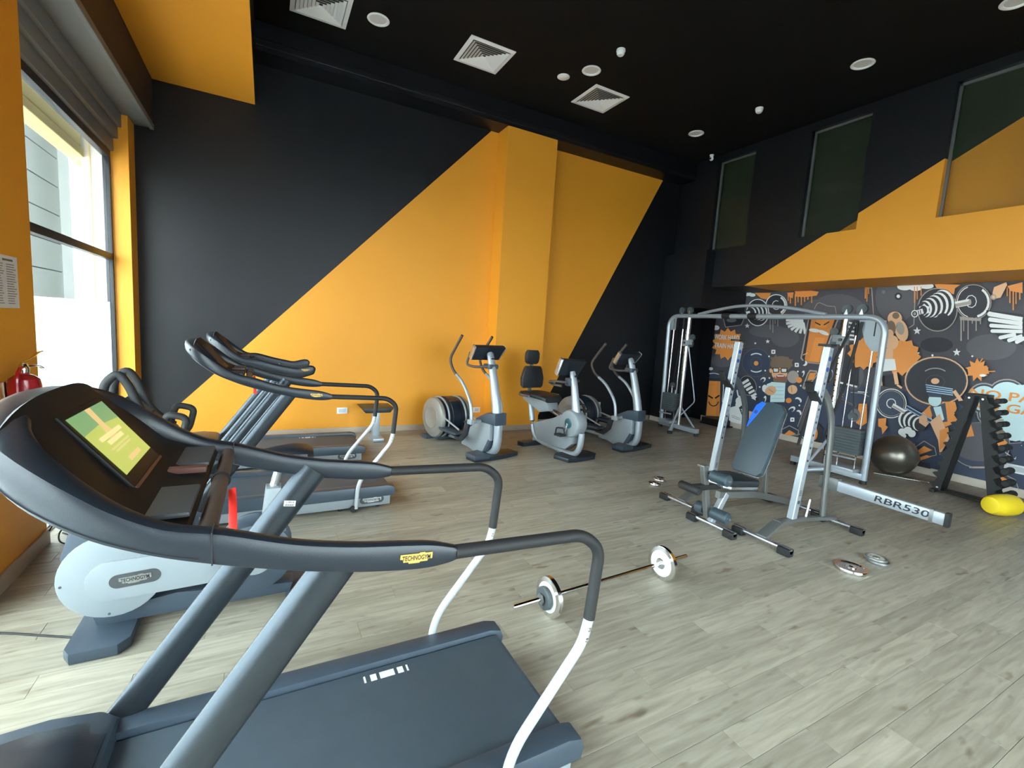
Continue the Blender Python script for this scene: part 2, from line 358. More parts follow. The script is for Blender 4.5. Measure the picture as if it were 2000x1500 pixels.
# right wall: mural wall below, projecting painted wall above
struct(MB().box(XR, XR + .12, YF, YB + .1, 0, ZC, 'black').build('wall_right', smooth=False))
bb = MB(); bb.box(XR - .018, XR - .0005, YF, 6.45, 0, .1, bev=.004); struct(bb.build('baseboard_right', 'base'))
DS = (3.896 - 2.571) / (2.727 - 5.114)                      # diagonal of the orange field: z = 2.571 + DS (y-5.114)
OR = (DS, -1, 2.571 - DS * 5.114)                           # orange below the line
def xfield(mb, rect, x):
    for pl, m in ((clip(rect, *OR), 'orange'), (clip(rect, *neg(OR)), 'black')):
        if len(pl) > 2: mb.add([(x, p[0], p[1]) for p in pl], [list(range(len(pl)))], m)
ub = MB(); holes = [(5.185, 5.884), (3.542, 4.308), (1.93, 2.70)]; hz = (3.238, 4.745); RD = .17
xfield(ub, [(YF, ZU), (YB - .002, ZU), (YB - .002, hz[0]), (YF, hz[0])], XU); xfield(ub, [(YF, hz[1]), (YB - .002, hz[1]), (YB - .002, ZC), (YF, ZC)], XU)
ys = [YF] + [q for h in sorted(holes) for q in h] + [YB - .002]
for i in range(0, len(ys), 2): xfield(ub, [(ys[i], hz[0]), (ys[i + 1], hz[0]), (ys[i + 1], hz[1]), (ys[i], hz[1])], XU)
for (a, b_) in holes:
    xfield(ub, [(a, hz[0]), (b_, hz[0]), (b_, hz[1]), (a, hz[1])], XU + RD)
    zc = min(max(2.571 + DS * (b_ - 5.114), hz[0]), hz[1])
    for yy in (b_, a):
        zc = min(max(2.571 + DS * (yy - 5.114), hz[0]), hz[1])
        if zc > hz[0]: ub.add([(XU, yy, hz[0]), (XU + RD, yy, hz[0]), (XU + RD, yy, zc), (XU, yy, zc)], [[0, 1, 2, 3]], 'orange')
        if zc < hz[1]: ub.add([(XU, yy, zc), (XU + RD, yy, zc), (XU + RD, yy, hz[1]), (XU, yy, hz[1])], [[0, 1, 2, 3]], 'black')
    ub.add([(XU, a, hz[1]), (XU + RD, a, hz[1]), (XU + RD, b_, hz[1]), (XU, b_, hz[1])], [[0, 1, 2, 3]], 'black')
    mm = 'orange' if a < 4 else 'black'
    ub.add([(XU, a, hz[0]), (XU + RD, a, hz[0]), (XU + RD, b_, hz[0]), (XU, b_, hz[0])], [[0, 1, 2, 3]], mm)
ub.add([(XU, YF, ZU), (XR, YF, ZU), (XR, 5.114, ZU), (XU, 5.114, ZU)], [[0, 1, 2, 3]], 'orange')
ub.add([(XU, 5.114, ZU), (XR, 5.114, ZU), (XR, YB, ZU), (XU, YB, ZU)], [[0, 1, 2, 3]], 'black')
struct(ub.build('trim_3', smooth=False))
M['tint'] = mat('tinted_pane', (0.07, 0.10, 0.05), 0.06, spec=.6, alpha=.14)
for n, (a, b_) in enumerate(holes):
    f = MB(); x0, x1, t = XU + .07, XU + .10, .03
    f.box(x0, x1, a, b_, hz[1] - t, hz[1]); f.box(x0, x1, a, b_, hz[0], hz[0] + t * .5); f.box(x0, x1, b_ - t, b_, hz[0], hz[1]); f.box(x0, x1, a, a + t, hz[0], hz[1])
    wn = struct(f.build(f'window_{n + 4}', 'greytube', smooth=False))
    MB().box(x0 + .01, x0 + .016, a + t, b_ - t, hz[0] + t * .5, hz[1] - t).build('pane', 'tint', wn, smooth=False)
dk = MB(); dk.box(6.78, XR - .001, 5.75, YB - .003, 2.2, 3.2, 'black'); dk.box(6.78, 7.02, 6.2, YB - .003, 0, 2.2, 'black')
struct(dk.build('trim_4', smooth=False))
struct(MB().box(6.762, 6.779, 6.2, YB - .02, 0, .085, bev=.004).build('baseboard_pier', 'base'))
# outside
fc = MB()
for i in range(12): fc.box(-5.2, -5.0, 10.5, 34, i * .75 - .6, i * .75 + .12, 'facade', bev=.012); fc.box(-5.18, -5.03, 10.5, 34, i * .75 + .12, i * .75 + .15, 'grey')
fc.box(-6.5, -5.15, 10.5, 34, -.6, 9, 'facade'); fc.box(-5.1, -4.6, 17.5, 19.5, -.6, 9, 'facade', bev=.02)
o = struct(fc.build('trim_5', smooth=False))
rf = MB(); rf.box(-6.5, -1.0, 9.5, 34, 8.4, 8.8, 'facade'); rf.box(-6.5, -1.0, 33.8, 34, -.5, 8.8, 'facade'); struct(rf.build('added_shade_roof', smooth=False))  # roof slab added over the passage to keep sky light off the facade
fc = MB(); fc.box(-1.9, 12, YB + .25, 34, -.5, 8.8, 'facade'); struct(fc.build('trim_10', smooth=False))
eb = MB(); eb.box(-1.9, -1.66, YF, 9, 3.16, 3.32, 'facade2', bev=.01); eb.box(-1.8, -1.64, YF, 9, 3.06, 3.14, 'facade2', bev=.01); struct(eb.build('trim_6', smooth=False))
M['paving'] = mat('outdoor_paving', (0.45, 0.44, 0.42), 0.9, noise=.1)
struct(MB().box(-30, -1.7, -30, 40, -.2, -.02).build('trim_7', 'paving', smooth=False))
struct(MB().box(-1.7, 30, -30, YF - .15, -.2, -.02).build('trim_8', 'paving', smooth=False))
M['alu_paint'] = mat('pale_silver_paint', (0.52, 0.55, 0.58), 0.3, metal=.3)
M['scr_green'] = mat('screen_green', (.02, .02, .02), .3, emit=((.30, .36, .085), .75)); M['scr_teal'] = mat('screen_teal', (.02, .02, .02), .3, emit=((.10, .22, .10), .8))
M['scr_pink'] = mat('screen_tan', (.02, .02, .02), .3, emit=((.45, .33, .14), .8)); M['scr_pale'] = mat('screen_pale', (.02, .02, .02), .3, emit=((.48, .45, .2), .8)); M['scr_mid'] = mat('screen_mid', (.02, .02, .02), .3, emit=((.38, .37, .13), .8))
M['tealp'] = mat('teal_grey_plastic', (0.03, 0.09, 0.10), 0.3); M['dkblue'] = mat('navy_gloss_plastic', (0.012, 0.022, 0.038), 0.25); M['shellgrey'] = mat('warm_grey_shell', (0.24, 0.225, 0.20), 0.38, metal=.2)
# ------------------------------------------------------------------ treadmills
def badge(parent, T, w, h, plate, ink, name='badge', pill=None):
    """maker's badge: pill, ragged plate and lettering in the xy plane of T"""
    k = w / 2
    if pill:
        r = pill[1] / 2; q = pill[0] / 2 - r
        mb = MB(); pl = [(q + r * math.cos(R(a)), r * math.sin(R(a))) for a in range(-90, 91, 15)] + [(-q + r * math.cos(R(a)), r * math.sin(R(a))) for a in range(90, 271, 15)]
        mb.prism(pl, 2, 0, .0015); o = mb.build(name, pill[2], parent, smooth=False); o.data.transform(T); par = o; z0 = .0015
    else: par = parent; z0 = 0
    g_ = [(-1, .55), (-1, .95), (.15, .95), (.2, 1.15), (.5, 1.15), (.55, .95), (1, .95), (1, -.45), (.75, -.45), (.7, -.9), (.25, -.9), (.2, -1.15), (-.45, -1.15), (-.5, -.8), (-.8, -.8), (-.85, -.1), (-1, -.1)]
    mb = MB(); mb.prism([(x * k, y * h / 2) for x, y in g_], 2, z0, z0 + .0015); o2 = mb.build('badge_plate' if pill else name, plate, par, smooth=False); o2.data.transform(T)
    text('lettering', 'TECHNOGYM', h * .75, ink, o2 if not pill else par, T @ Matrix.Translation((0, 0, z0 + .0016)), wid=w * .88)
    return par
def band_rows(st, seg=14):
    rows = []
    n = len(st); P = [Vector((x, y, (a + b) / 2)) for x, y, a, b, t in st]
    for i, (x, y, a, b, t) in enumerate(st):
        p, q = P[max(0, i - 1)], P[min(n - 1, i + 1)]; d = (q - p).normalized()
        side = Vector((0, 0, 1)).cross(d).normalized(); up = d.cross(side).normalized()
        if up.z < 0: up = -up
        h = (b - a) / 2; t2 = t / 2; row = []
        for k in range(seg):
            c, s_ = math.cos(2 * math.pi * k / seg), math.sin(2 * math.pi * k / seg)
            e = .62
            row.append(P[i] + side * t2 * math.copysign(abs(c) ** e, c) + up * h * math.copysign(abs(s_) ** e, s_))
        rows.append(row)
    return rows
def dens(st, n=4):
    V = [tuple(s_) for s_ in st]; out = []
    for i in range(len(V) - 1):
        p0 = V[max(0, i - 1)]; p1 = V[i]; p2 = V[i + 1]; p3 = V[min(len(V) - 1, i + 2)]
        for j in range(n):
            t = j / n; out.append(tuple(.5 * (2 * b + (-a + c) * t + (2 * a - 5 * b + 4 * c - d) * t * t + (-a + 3 * b - 3 * c + d) * t ** 3) for a, b, c, d in zip(p0, p1, p2, p3)))
    out.append(V[-1]); return out
def treadmill(loc, label, rails=True, raised=0, screen='on'):
    t = empty('treadmill', loc); tag(t, label, 'treadmill', 'treadmills in a row facing the window')
    # deck
    for s in (-1, 1):
        mb = MB(); mb.prism([(-.5, .13), (-.46, .205), (.93, .20), (.985, .185), (1.0, .15), (.99, .105), (-.5, .10)], 1, .277 * s, .362 * s, bev=.012)
        r = mb.build('side_rail', 'plastic2', t)
        tag(MB().box(.905, .9075, .276 * s - .0, .3635 * s, .199, .2035).build('seam_line', 'ink', r), 'thin seam across the rear end of the rail') if False else None
        mb = MB(); mb.box(-.44, .955, min(.335 * s, .350 * s), max(.335 * s, .350 * s), .028, .135, bev=.006); pn = mb.build('side_panel', 'silver2', t)
        T = frame((.80, .3515 * s, .083), (-s * -1 if s < 0 else -1, 0, 0), (0, 0, 1))
        if s < 0: T = frame((.80, -.3515, .083), (1, 0, 0), (0, 0, 1))
        badge(t, T, .155, .036, 'alu', 'ink', 'side_badge', pill=(.20, .062, 'dkgrey'))
        MB().lathe([(.03, -.0), (.036, .004), (.036, .02), (.03, .024)], (.86, .30 * s - .012, .036), 1, 16).build('wheel', 'rubber', t)
        for xx in (-.38, .55): MB().lathe([(.014, .0), (.02, .004), (.02, .025), (.008, .03)], (xx, .31 * s, 0), 2, 12).build('foot', 'rubber', t)
    mb = MB(); mb.box(-.44, .95, -.27, .27, .045, .155, bev=.008); mb.build('deck_frame', 'blackp', t)
    mb = MB(); pr = [(-.55, .179)] + [(.94 + .028 * math.sin(R(a)), .151 + .028 * math.cos(R(a))) for a in range(0, 181, 20)] + [(-.55, .123)]
    mb.prism(pr, 1, -.268, .268); belt = mb.build('running_belt', 'belt', t)
    mk = MB()
    for (a, b_) in ((0, .007), (.024, .046), (.058, .112), (.124, .146), (.158, .165)): mk.box(.345 + a * 1.08, .345 + b_ * 1.08, .205, .24, .1785, .1797)
    mk.build('belt_mark', 'label', belt, smooth=False)
    # motor hood
    rows = []
    for (x, zt, wd) in ((-1.06, .10, .30), (-1.04, .19, .34), (-.98, .235, .362), (-.82, .272, .37), (-.60, .285, .372), (-.48, .27, .37), (-.435, .235, .36), (-.43, .10, .355)):
        row = [(x, -wd, .04), (x, -wd, zt * .6), (x, -wd * .96, zt * .86), (x, -wd * .84, zt), (x, 0, zt + .012), (x, wd * .84, zt), (x, wd * .96, zt * .86), (x, wd, zt * .6), (x, wd, .04)]
        rows.append([Vector(v) for v in row])
    MB().loft(rows).build('motor_hood', 'plastic2', t)
    rows = []
    for (x, zt, wd) in ((-.97, .232, .23), (-.93, .262, .26), (-.80, .293, .285), (-.62, .306, .295), (-.50, .298, .29), (-.445, .262, .27)):
        rows.append([Vector((x, wd * c, zt - .035 * abs(c) ** 6)) for c in (-1, -.9, -.6, 0, .6, .9, 1)] + [Vector((x, wd, zt - .12)), Vector((x, -wd, zt - .12))])
    hc = MB().loft(rows).build('hood_cover', 'plastic', t)
    MB().box(-.78, -.70, -.05, .05, .3025, .3045, bev=.0008, seg=1).build('hood_emblem', 'alu', hc)
    for s in (-1, 1):
        a, b_ = Vector((-.45, .366 * s, .17)), Vector((.165, .366 * s, 1.02)); d = (b_ - a).normalized()
        mb = MB(); mb.tube([a + (b_ - a) * k / 3 for k in range(4)], .025, seg=24, r2=.052, up=(-d.z, 0, d.x)); p = mb.build('post', 'post', t)
    # console head: one band from rail tip round the front to the other rail tip
    hb = raised
    side = [(.47, .375, .966, .998, .030), (.44, .375, .958, 1.008, .036), (.38, .375, .955, 1.026, .042), (.29, .375, .965, 1.04, .044), (.18, .375, .984, 1.056, .046), (.05, .375, 1.015, 1.085, .048), (-.09, .375, 1.057, 1.132, .052), (-.19, .374, 1.094, 1.158, .056),
            (-.28, .366, 1.136, 1.208, .062), (-.36, .345, 1.188, 1.272, .068), (-.42, .305, 1.24, 1.325, .074), (-.462, .235, 1.285, 1.358, .080), (-.483, .125, 1.308, 1.376, .085), (-.488, 0, 1.314, 1.382, .088)]
    if not rails:
        side = [(.455, .372, 1.015, 1.06, .02), (.44, .373, .998, 1.083, .036), (.40, .375, .99, 1.096, .044)] + [(x, y, a - .005, b_ + .03 * min(1, (x + .3) / .3), c) for (x, y, a, b_, c) in side[3:7]] + side[7:]
    st = dens(side) ; full = st + [(x, -y, a, b_, c) for (x, y, a, b_, c) in st[::-1][1:]]
    MB().loft(band_rows(full)).build('console_rim', 'plastic', t)
    rws = band_rows(full); ln = []
    for i, row in enumerate(rws):
        if full[i][0] < -.105: c_ = sum(row, Vector()) / len(row); ln.append(row[8] + (row[8] - c_) * .015)
    MB().tube(ln, .0014, seg=4).build('seam', 'ink', t)
    for s in (-1, 1):
        sg = MB(); sg.box(-.102, -.099, (.3745 - .0275) * s if s > 0 else -.4025, .4025 if s > 0 else -.347, 1.064, 1.137); sg.build('seam', 'ink', t)
    # inner panel
    prof = [(-.478, 1.368), (-.452, 1.387), (-.424, 1.358), (-.315, 1.198), (-.29, 1.172), (-.21, 1.14), (-.155, 1.125), (-.148, 1.112), (-.16, 1.10), (-.22, 1.115), (-.34, 1.19), (-.44, 1.29)]
    rows = []
    for k in range(-8, 9):
        u = k / 8; yy = .35 * u; lift = -.05 * abs(u) ** 3
        rows.append([Vector((x if x < -.2 else x, yy * (1 if x > -.38 else .86), z + (lift if (i < 3 or i == 11) else 0))) for i, (x, z) in enumerate(prof)])
    pan = MB().loft(rows).build('console_panel', 'blackp', t)
    ex, ez = Vector((0, 1, 0)), Vector((-.105, 0, .138)).normalized()
    nrm = ex.cross(ez); c0 = Vector((-.3475, 0, 1.264))
    T = frame(c0, ex, ez)
    if nrm.x < 0: nrm = -nrm; T = frame(c0, -ex, ez)
    ux = T.to_3x3() @ Vector((1, 0, 0))
    mb = MB(); mb.box(-.145, .145, -.135, .10, -.012, -.002, bev=.004, T=T); bz = mb.build('screen_bezel', 'blackp', t)
    mb = MB(); mb.box(-.143, .143, -.136, -.118, -.010, .001, bev=.003, T=T); mb.build('bezel_lip', 'tapebrown', bz)
    if screen == 'on':
        def flat(nm, pts, m, par, z=.0): 
            mb = MB(); mb.add([T @ Vector((x, y, z)) for x, y in pts], [list(range(len(pts)))]); return mb.build(nm, m, par, smooth=False)
        sc = flat('screen', [(-.13, -.0865), (.13, -.0865), (.13, .0865), (-.13, .0865)], 'scr_green', t, 0)
        flat('screen_photo', [(-.13, .035), (-.02, .04), (.13, .03), (.13, .0865), (-.13, .0865)], 'scr_teal', sc, .0004)
        flat('screen_figure', [(-.01, .0865), (.028, .0865), (.02, .03), (.03, -.005), (-.03, -.005), (-.012, .03)], 'scr_pink', sc, .0008)
        for i, (yy, hh, ww) in enumerate(((.008, .012, .17), (-.008, .012, .12), (-.024, .006, .15), (-.033, .006, .13))):
            flat('screen_text', [(-ww / 2, yy - hh / 2), (ww / 2, yy - hh / 2), (ww / 2, yy + hh / 2), (-ww / 2, yy + hh / 2)], 'scr_pale' if i < 2 else 'scr_mid', sc, .0012)
        flat('screen_button', [(-.04, -.073), (.06, -.073), (.06, -.06), (-.04, -.06)], 'scr_pink', sc, .0012)
    else:
        mb = MB(); mb.box(-.13, .13, -.0865, .0865, -.004, -.0005, T=T); mb.build('screen', 'ink', t, smooth=False)
    # tray, crossbar and lanyard
    mb = MB(); mb.box(-.235, -.15, -.30, -.10, 1.137, 1.15, bev=.006); mb.build('cup_tray', 'dkgrey', t); MB().box(-.235, -.15, .10, .30, 1.137, 1.15, bev=.006).build('cup_tray', 'dkgrey', t)
    tag(MB().box(-.24, -.15, .02, .05, 1.142, 1.158, bev=.003).build('control_lever', 'tapebrown', t), 'reddish brown control lever on the lower console')
    mb = MB(); mb.tube([(-.118, y * .36 / 6, 1.103) for y in range(-6, 7)], .021, seg=16); cb = mb.build('crossbar', 'grip', t)
    mb = MB(); mb.tube(circ_x(-.118, .06, 1.103, .0235), .003, seg=6, closed=True); mb.build('crossbar_band', 'rubber', cb)
    mb = MB(); mb.tube([(-.085, -.02, 1.10), (-.08, -.08, 1.07), (-.078, -.12, 1.03), (-.076, -.13, .97)], .010, seg=6, r2=.002, up=(0, 1, .3)); tag(mb.build('safety_lanyard', 'redcord', t), 'bright red safety strap hanging beside the crossbar')
    for s in (-1, 1):
        if rails:
            T = frame((.345, -.3985, .998), (1, 0, -.07), (0, 0, 1)) if s < 0 else frame((.345, .3985, .998), (-1, 0, .07), (0, 0, 1))
            badge(t, T, .085, .024, 'gold', 'ink')
            up = fil([(.46, .375 * s, .982), (.90, .375 * s, .962), (.975, .375 * s, .90), (.955, .375 * s, .66)], .14, 8)
            MB().tube(up, .0195, seg=16).build('handrail_grip', 'rubber', t)
            dn = fil([(.955, .375 * s, .66), (.935, .375 * s, .575), (.68, .375 * s, .26), (.665, .375 * s, .03)], .09, 6)
            lg = MB().tube(dn, .017, seg=16).build('handrail_leg', 'alu_paint', t)
            mb = MB()
            for (x, z) in ((.948, .63), (.94, .595)): mb.lathe([(.006, 0), (.0075, .0015), (.004, .003)], (x, (.375 - .0195 - (.0 if s > 0 else -.0)) * s if s > 0 else -.3945, z), 1, 10)
            mb.build('bolt', 'chrome', lg)
            mb = MB(); mb.lathe([(.026, -.012), (.028, 0), (.026, .012)], (.645, .375 * s, .028), 1, 18); mb.box(.64, .68, .365 * s - .0 if s > 0 else -.385, .385 if s > 0 else -.365, .02, .05, bev=.004)
            mb.build('caster', 'rubber', lg)
        else:
            T = frame((.36, -.3985, 1.048), (1, 0, 0), (0, 0, 1)) if s < 0 else frame((.36, .3985, 1.048), (-1, 0, 0), (0, 0, 1))
            badge(t, T, .075, .02, 'gold', 'ink')
    return t
def circ_x(x, y, z, r, n=16): return [(x + r * math.cos(2 * math.pi * k / n), y, z + r * math.sin(2 * math.pi * k / n)) for k in range(n)]
t1 = treadmill((0, 1.5, 0), 'nearest treadmill, in the foreground, with a lit green screen and long curved handrails')
ap = MB(); a_, b_ = Vector((-.45, .366, .17)), Vector((.165, .366, 1.02)); dd = (b_ - a_).normalized()
T = frame(a_ + (b_ - a_) * .86 + Vector((.0, -.0258, 0)), (.93, 0, -.12), (0, 0, 1))
st_ = ap.box(-.02, .02, -.011, .011, 0, .0012, bev=.0005, seg=1, T=T).build('asset_sticker', 'label', t1, smooth=False)
text('sticker_number', '12816', .0085, 'ink', st_, T @ Matrix.Translation((0, .005, .0014)), wid=.026)
bc = MB()
for i in range(14): bc.box(-.016 + i * .0023, -.016 + i * .0023 + (.0014 if i % 3 else .0007), -.009, -.002, .0013, .0016, T=T)
bc.build('barcode', 'ink', st_, smooth=False)
treadmill((0, 4.225, 0), 'middle treadmill of the three, dark console and two curved handrails with silver legs', screen='off')
treadmill((0, 5.6, 0), 'farthest treadmill, beside the orange wall, short console arms and no rear handrails', rails=False, screen='off')

# ------------------------------------------------------------------ upright bike between the first two treadmills
b = empty('exercise_bike', (0, 2.78, 0)); tag(b, 'grey upright exercise bike with round side shell, behind the nearest treadmill', 'exercise bike')
for (x0, x1, zz) in ((-.80, -.56, .055), (.10, .24, .05)):
    mb = MB(); mb.prism([(x0 + .03, -.25), (x1 - .04, -.25), (x1, -.2), (x1, .2), (x1 - .04, .25), (x0 + .03, .25), (x0, .2), (x0, -.2)], 2, 0, zz, bev=.012); mb.build('floor_foot', 'plastic2', b)
mb = MB(); mb.prism([(-.72, .04), (-.55, .05), (.12, .04), (.14, .10), (-.4, .16), (-.74, .12)], 1, -.06, .06, bev=.02); mb.build('frame', 'plastic2', b)
mb = MB(); mb.prism([(-.84, .42), (-.80, .55), (-.74, .585), (-.56, .56), (-.40, .50), (-.45, .20), (-.70, .16)], 1, -.075, .075, bev=.02); mb.build('front_cover', 'plastic2', b)
for s in (-1, 1):
    y0 = -.10 if s < 0 else .075
    mb = MB(); pl = circ(-.645, .315, .205, 36); mb.prism(pl, 1, y0, y0 + .025, bev=.008); sh = mb.build('side_shell', 'silver2', b)
    yo = -.104 if s < 0 else .1015
    arm = [(-.645 + .1 * math.cos(R(a)) , .295 + .1 * math.sin(R(a))) for a in range(95, 256, 16)] + [(-.3, .205), (-.02, .215), (.03, .30), (-.02, .39), (-.3, .395)]
    mb = MB(); mb.prism(arm, 1, yo - .008, yo + .008, bev=.005); ar = mb.build('shell_arm', 'silver2', b)
    mb = MB()
    for (x, z) in ((-.83, .30), (-.66, .50), (-.66, .13), (-.47, .37)): mb.lathe([(.006, -.002), (.006, .002)], (x, y0 if s < 0 else y0 + .025, z), 1, 8)
    mb.build('screw', 'dkgrey', sh)
    T = frame((-.555, -.1125, .295), (1, 0, .05), (0, 0, 1)) if s < 0 else frame((-.52, .1115, .295), (-1, 0, .05), (0, 0, 1))
    badge(b, T, .125, .034, 'alu', 'ink', 'side_badge', pill=(.20, .068, 'dkgrey'))
    mb = MB(); mb.lathe([(.17, -.012), (.185, -.006), (.185, .006), (.17, .012)], (-.05, (-.09) if s < 0 else .09, .295), 1, 36); mb.build('rear_disc', 'plastic2', b)
    mb = MB(); mb.lathe([(.085, -.008), (.09, 0), (.085, .008)], (-.05, (-.106) if s < 0 else .106, .295), 1, 30); mb.build('crank_cover', 'silver2', b)
    mb = MB(); mb.tube([(-.05, -.13 * -s, .295), (-.05 + .10 * s, .135 * s, .295 - .12 * s)], .011, seg=8); c_ = mb.build('crank_arm', 'chrome', b)
    mb = MB(); mb.box(-.10 + .10 * s, .0 + .10 * s, min(.14 * s, .23 * s), max(.14 * s, .23 * s), .165 - .12 * s + .01 if s < 0 else .165, .19 - .12 * s + .01 if s < 0 else .19, bev=.006); mb.build('pedal', 'rubber', c_)
MB().tube([(-.72, 0, .50), (-.66, 0, .80), (-.61, 0, .98)], .032, seg=16, r2=.04).build('console_post', 'alu', b)
mb = MB(); mb.prism([(-.03, .40), (.10, .40), (.075, .66), (-.0, .66)], 1, -.05, .05, bev=.015); mb.build('seat_tube_cover', 'silver2', b)
MB().tube([(.03, 0, .62), (.075, 0, .80)], .022, seg=14).build('seat_post', 'alu', b)
rows = []
for (x, hw, zt, th) in ((-.085, .02, .835, .03), (-.07, .045, .85, .05), (-.02, .07, .862, .065), (.06, .10, .872, .08), (.14, .125, .88, .085), (.20, .12, .875, .08), (.235, .07, .86, .05)):
    rows.append([Vector((x, hw * math.copysign(abs(math.cos(R(a))) ** .7, math.cos(R(a))), zt - th / 2 + th / 2 * math.copysign(abs(math.sin(R(a))) ** .6, math.sin(R(a))))) for a in range(0, 360, 20)])
MB().loft(rows).build('saddle', 'plastic', b)
T = frame((-.50, 0, 1.085), (0, 1, 0), (-.62, 0, .62))
mb = MB(); mb.box(-.13, .13, -.15, .12, -.04, .0, bev=.012, T=T); cn = mb.build('console', 'plastic', b)
for nm, ya, yb, m in (('display', .0, .105, 'greytube'), ('keypad', -.135, -.01, 'greytube')):
    mb = MB(); mb.box(-.115, .115, ya, yb, -.001, .003, bev=.001, seg=1, T=T); mb.build(nm, m, cn)
for s in (-1, 1):
    mb = MB(); mb.tube(fil([(-.60, .04 * s, 1.0), (-.665, .08 * s, 1.10), (-.65, .08 * s, 1.24), (-.60, .08 * s, 1.29), (-.565, .08 * s, 1.235), (-.51, .08 * s, 1.08), (-.42, .10 * s, 1.0)], .05, 5), .0185, seg=12); mb.build('handlebar', 'rubber', b)
    mb = MB(); mb.tube(fil([(-.44, .06 * s, .985), (-.415, .13 * s, 1.10), (-.335, .13 * s, 1.08), (-.36, .13 * s, .97), (-.42, .03 * s, .94)], .03, 5), .016, seg=12); mb.build('front_grip', 'rubber', b)

# ------------------------------------------------------------------ ellipticals
def elliptical(loc, rz, label):
    t = empty('elliptical_trainer', loc, rz); tag(t, label, 'elliptical', 'elliptical trainers near the back wall')
    mb = MB(); mb.prism([(-.34, -.10), (-.12, -.13), (.12, -.13), (.34, -.10), (.34, .08), (.12, .12), (-.12, .12), (-.34, .08)], 2, 0, .055, bev=.012); mb.build('front_foot', 'plastic', t)
    mb = MB(); mb.prism([(-.345, -.11), (-.14, -.13), (-.14, .13), (-.345, .09)], 2, .03, .085, bev=.012); mb.build('foot_cover', 'plastic2', t)
    mb = MB(); mb.box(-.26, .26, 1.16, 1.30, 0, .06, bev=.012); mb.build('rear_foot', 'plastic2', t)
    side = [(-.03, .44), (-.04, .22), (.06, .07), (.17, .0), (.30, .02), (.40, .045), (.56, .05), (.56, .16), (.40, .30), (.30, .38), (.18, .43)]
    mb = MB(); mb.prism(side, 0, -.085, .085, bev=.015); mb.build('body_shell', 'silver2', t)
    mb = MB(); mb.prism([(.02, .08), (.10, .045), (-.01, .24), (-.05, .22)], 0, -.092, .092, bev=.01); mb.build('lower_inset', 'plastic2', t)
    cc = cr([(0, .20, .05), (0, .07, .045), (0, -.04, .09), (0, -.085, .20), (0, -.09, .36), (0, -.085, .44)], 5)
    MB().tube(cc, .058, seg=18, r2=.045, up=(0, 1, .3)).build('front_curve', 'silver', t)
    mb = MB(); mb.prism([(-.135, .43), (-.125, .58), (.06, .56), (.26, .46), (.26, .42), (.1, .425)], 0, -.095, .095, bev=.02); mb.build('collar', 'plastic2', t)
    MB().tube([(0, -.06, .5), (0, -.02, .7), (0, .06, 1.0), (0, .14, 1.24), (0, .155, 1.28), (0, .165, 1.295)], [.062, .06, .053, .047, .045, .034], seg=20, r2=[.06, .057, .047, .04, .038, .028], up=(0, 1, 0)).build('column', 'silver', t)
    MB().box(-.03, .03, .085, .088, 1.22, 1.235).build('column_slot', 'plastic', t)
    T = frame((0, .24, 1.30), (-1, 0, 0), (0, -.45, .9)) ; T = frame((0, .22, 1.295), (1, 0, 0), (0, -.5, .75))
    mb = MB(); mb.prism([(-.20, -.10), (.20, -.10), (.235, .10), (-.235, .10)], 2, -.03, .03, bev=.012); o = mb.build('console', 'plastic', t); o.data.transform(T)
    for k in (-1, 1): mb = MB(); mb.prism([(.245 * k, .085), (.232 * k, .105), (.205 * k, -.095), (.222 * k, -.095)], 2, -.034, .034, bev=.004); q = mb.build('console_trim', 'alu', o); q.data.transform(T)
    q = MB().box(-.18, .18, -.08, .08, -.034, -.029, bev=.001, seg=1).build('display', 'greytube', o); q.data.transform(T)
    MB().box(-.07, .07, .06, .20, 1.10, 1.16, bev=.015).build('handlebar_clamp', 'plastic2', t)
    for s in (-1, 1):
        mb = MB(); mb.tube(fil([(.05 * s, .10, 1.13), (.19 * s, .22, 1.115), (.20 * s, .375, 1.13), (.20 * s, .30, 1.29)], .05, 5), .0155, seg=12); mb.build('fixed_handle', 'grip', t)
        low = cr([(.24 * s, .15, .45), (.24 * s, .155, .52), (.24 * s, .20, .69), (.24 * s, .36, .885), (.24 * s, .52, .985)], 5)
        am = MB().tube(low, .021, seg=14).build('swing_arm', 'silver', t)
        upr = cr([(.24 * s, .52, .985), (.24 * s, .615, 1.055), (.24 * s, .672, 1.18), (.24 * s, .56, 1.34), (.24 * s, .436, 1.49)], 5)
        MB().tube(upr, .018, seg=14).build('grip', 'grip', am)
        mb = MB(); mb.box(.24 * s - .03, .24 * s + .03, .11, .20, .41, .47, bev=.01); mb.tube([(.10 * s, .15, .44), (.25 * s, .15, .44)], .022, seg=12); mb.build('arm_pivot', 'silver', am)
        mb = MB(); mb.prism([(.17, .44), (.24, .42), (.30, .27), (.38, .20), (.48, .20), (.48, .165), (.33, .16), (.22, .26)], 0, .24 * s - .018, .24 * s + .018, bev=.006); mb.build('link', 'plastic', am)
        z = .03 * s
        mb = MB(); mb.tube([(.20 * s, .36, .22 + z), (.20 * s, 1.02, .24 + z)], .025, seg=12, r2=.03); pb_ = mb.build('pedal_beam', 'plastic', t)
        mb = MB(); mb.prism([(.11, .42), (.28, .42), (.29, .50), (.29, .78), (.27, .84), (.12, .84), (.10, .78), (.10, .50)], 2, .245 + z, .275 + z, bev=.008); o = mb.build('foot_plate', 'plastic2', pb_)
        if s < 0: o.data.transform(Matrix.Scale(-1, 4, (1, 0, 0)))
        mb = MB(); mb.tube([(.20 * s, .45, .30 + z), (.20 * s, .95, .40)], .012, seg=8); mb.build('guide_rod', 'silver', pb_)
    MB().tube([(0, .45, .10), (0, 1.20, .09)], .05, seg=16, r2=.04).build('base_tube', 'silver', t)
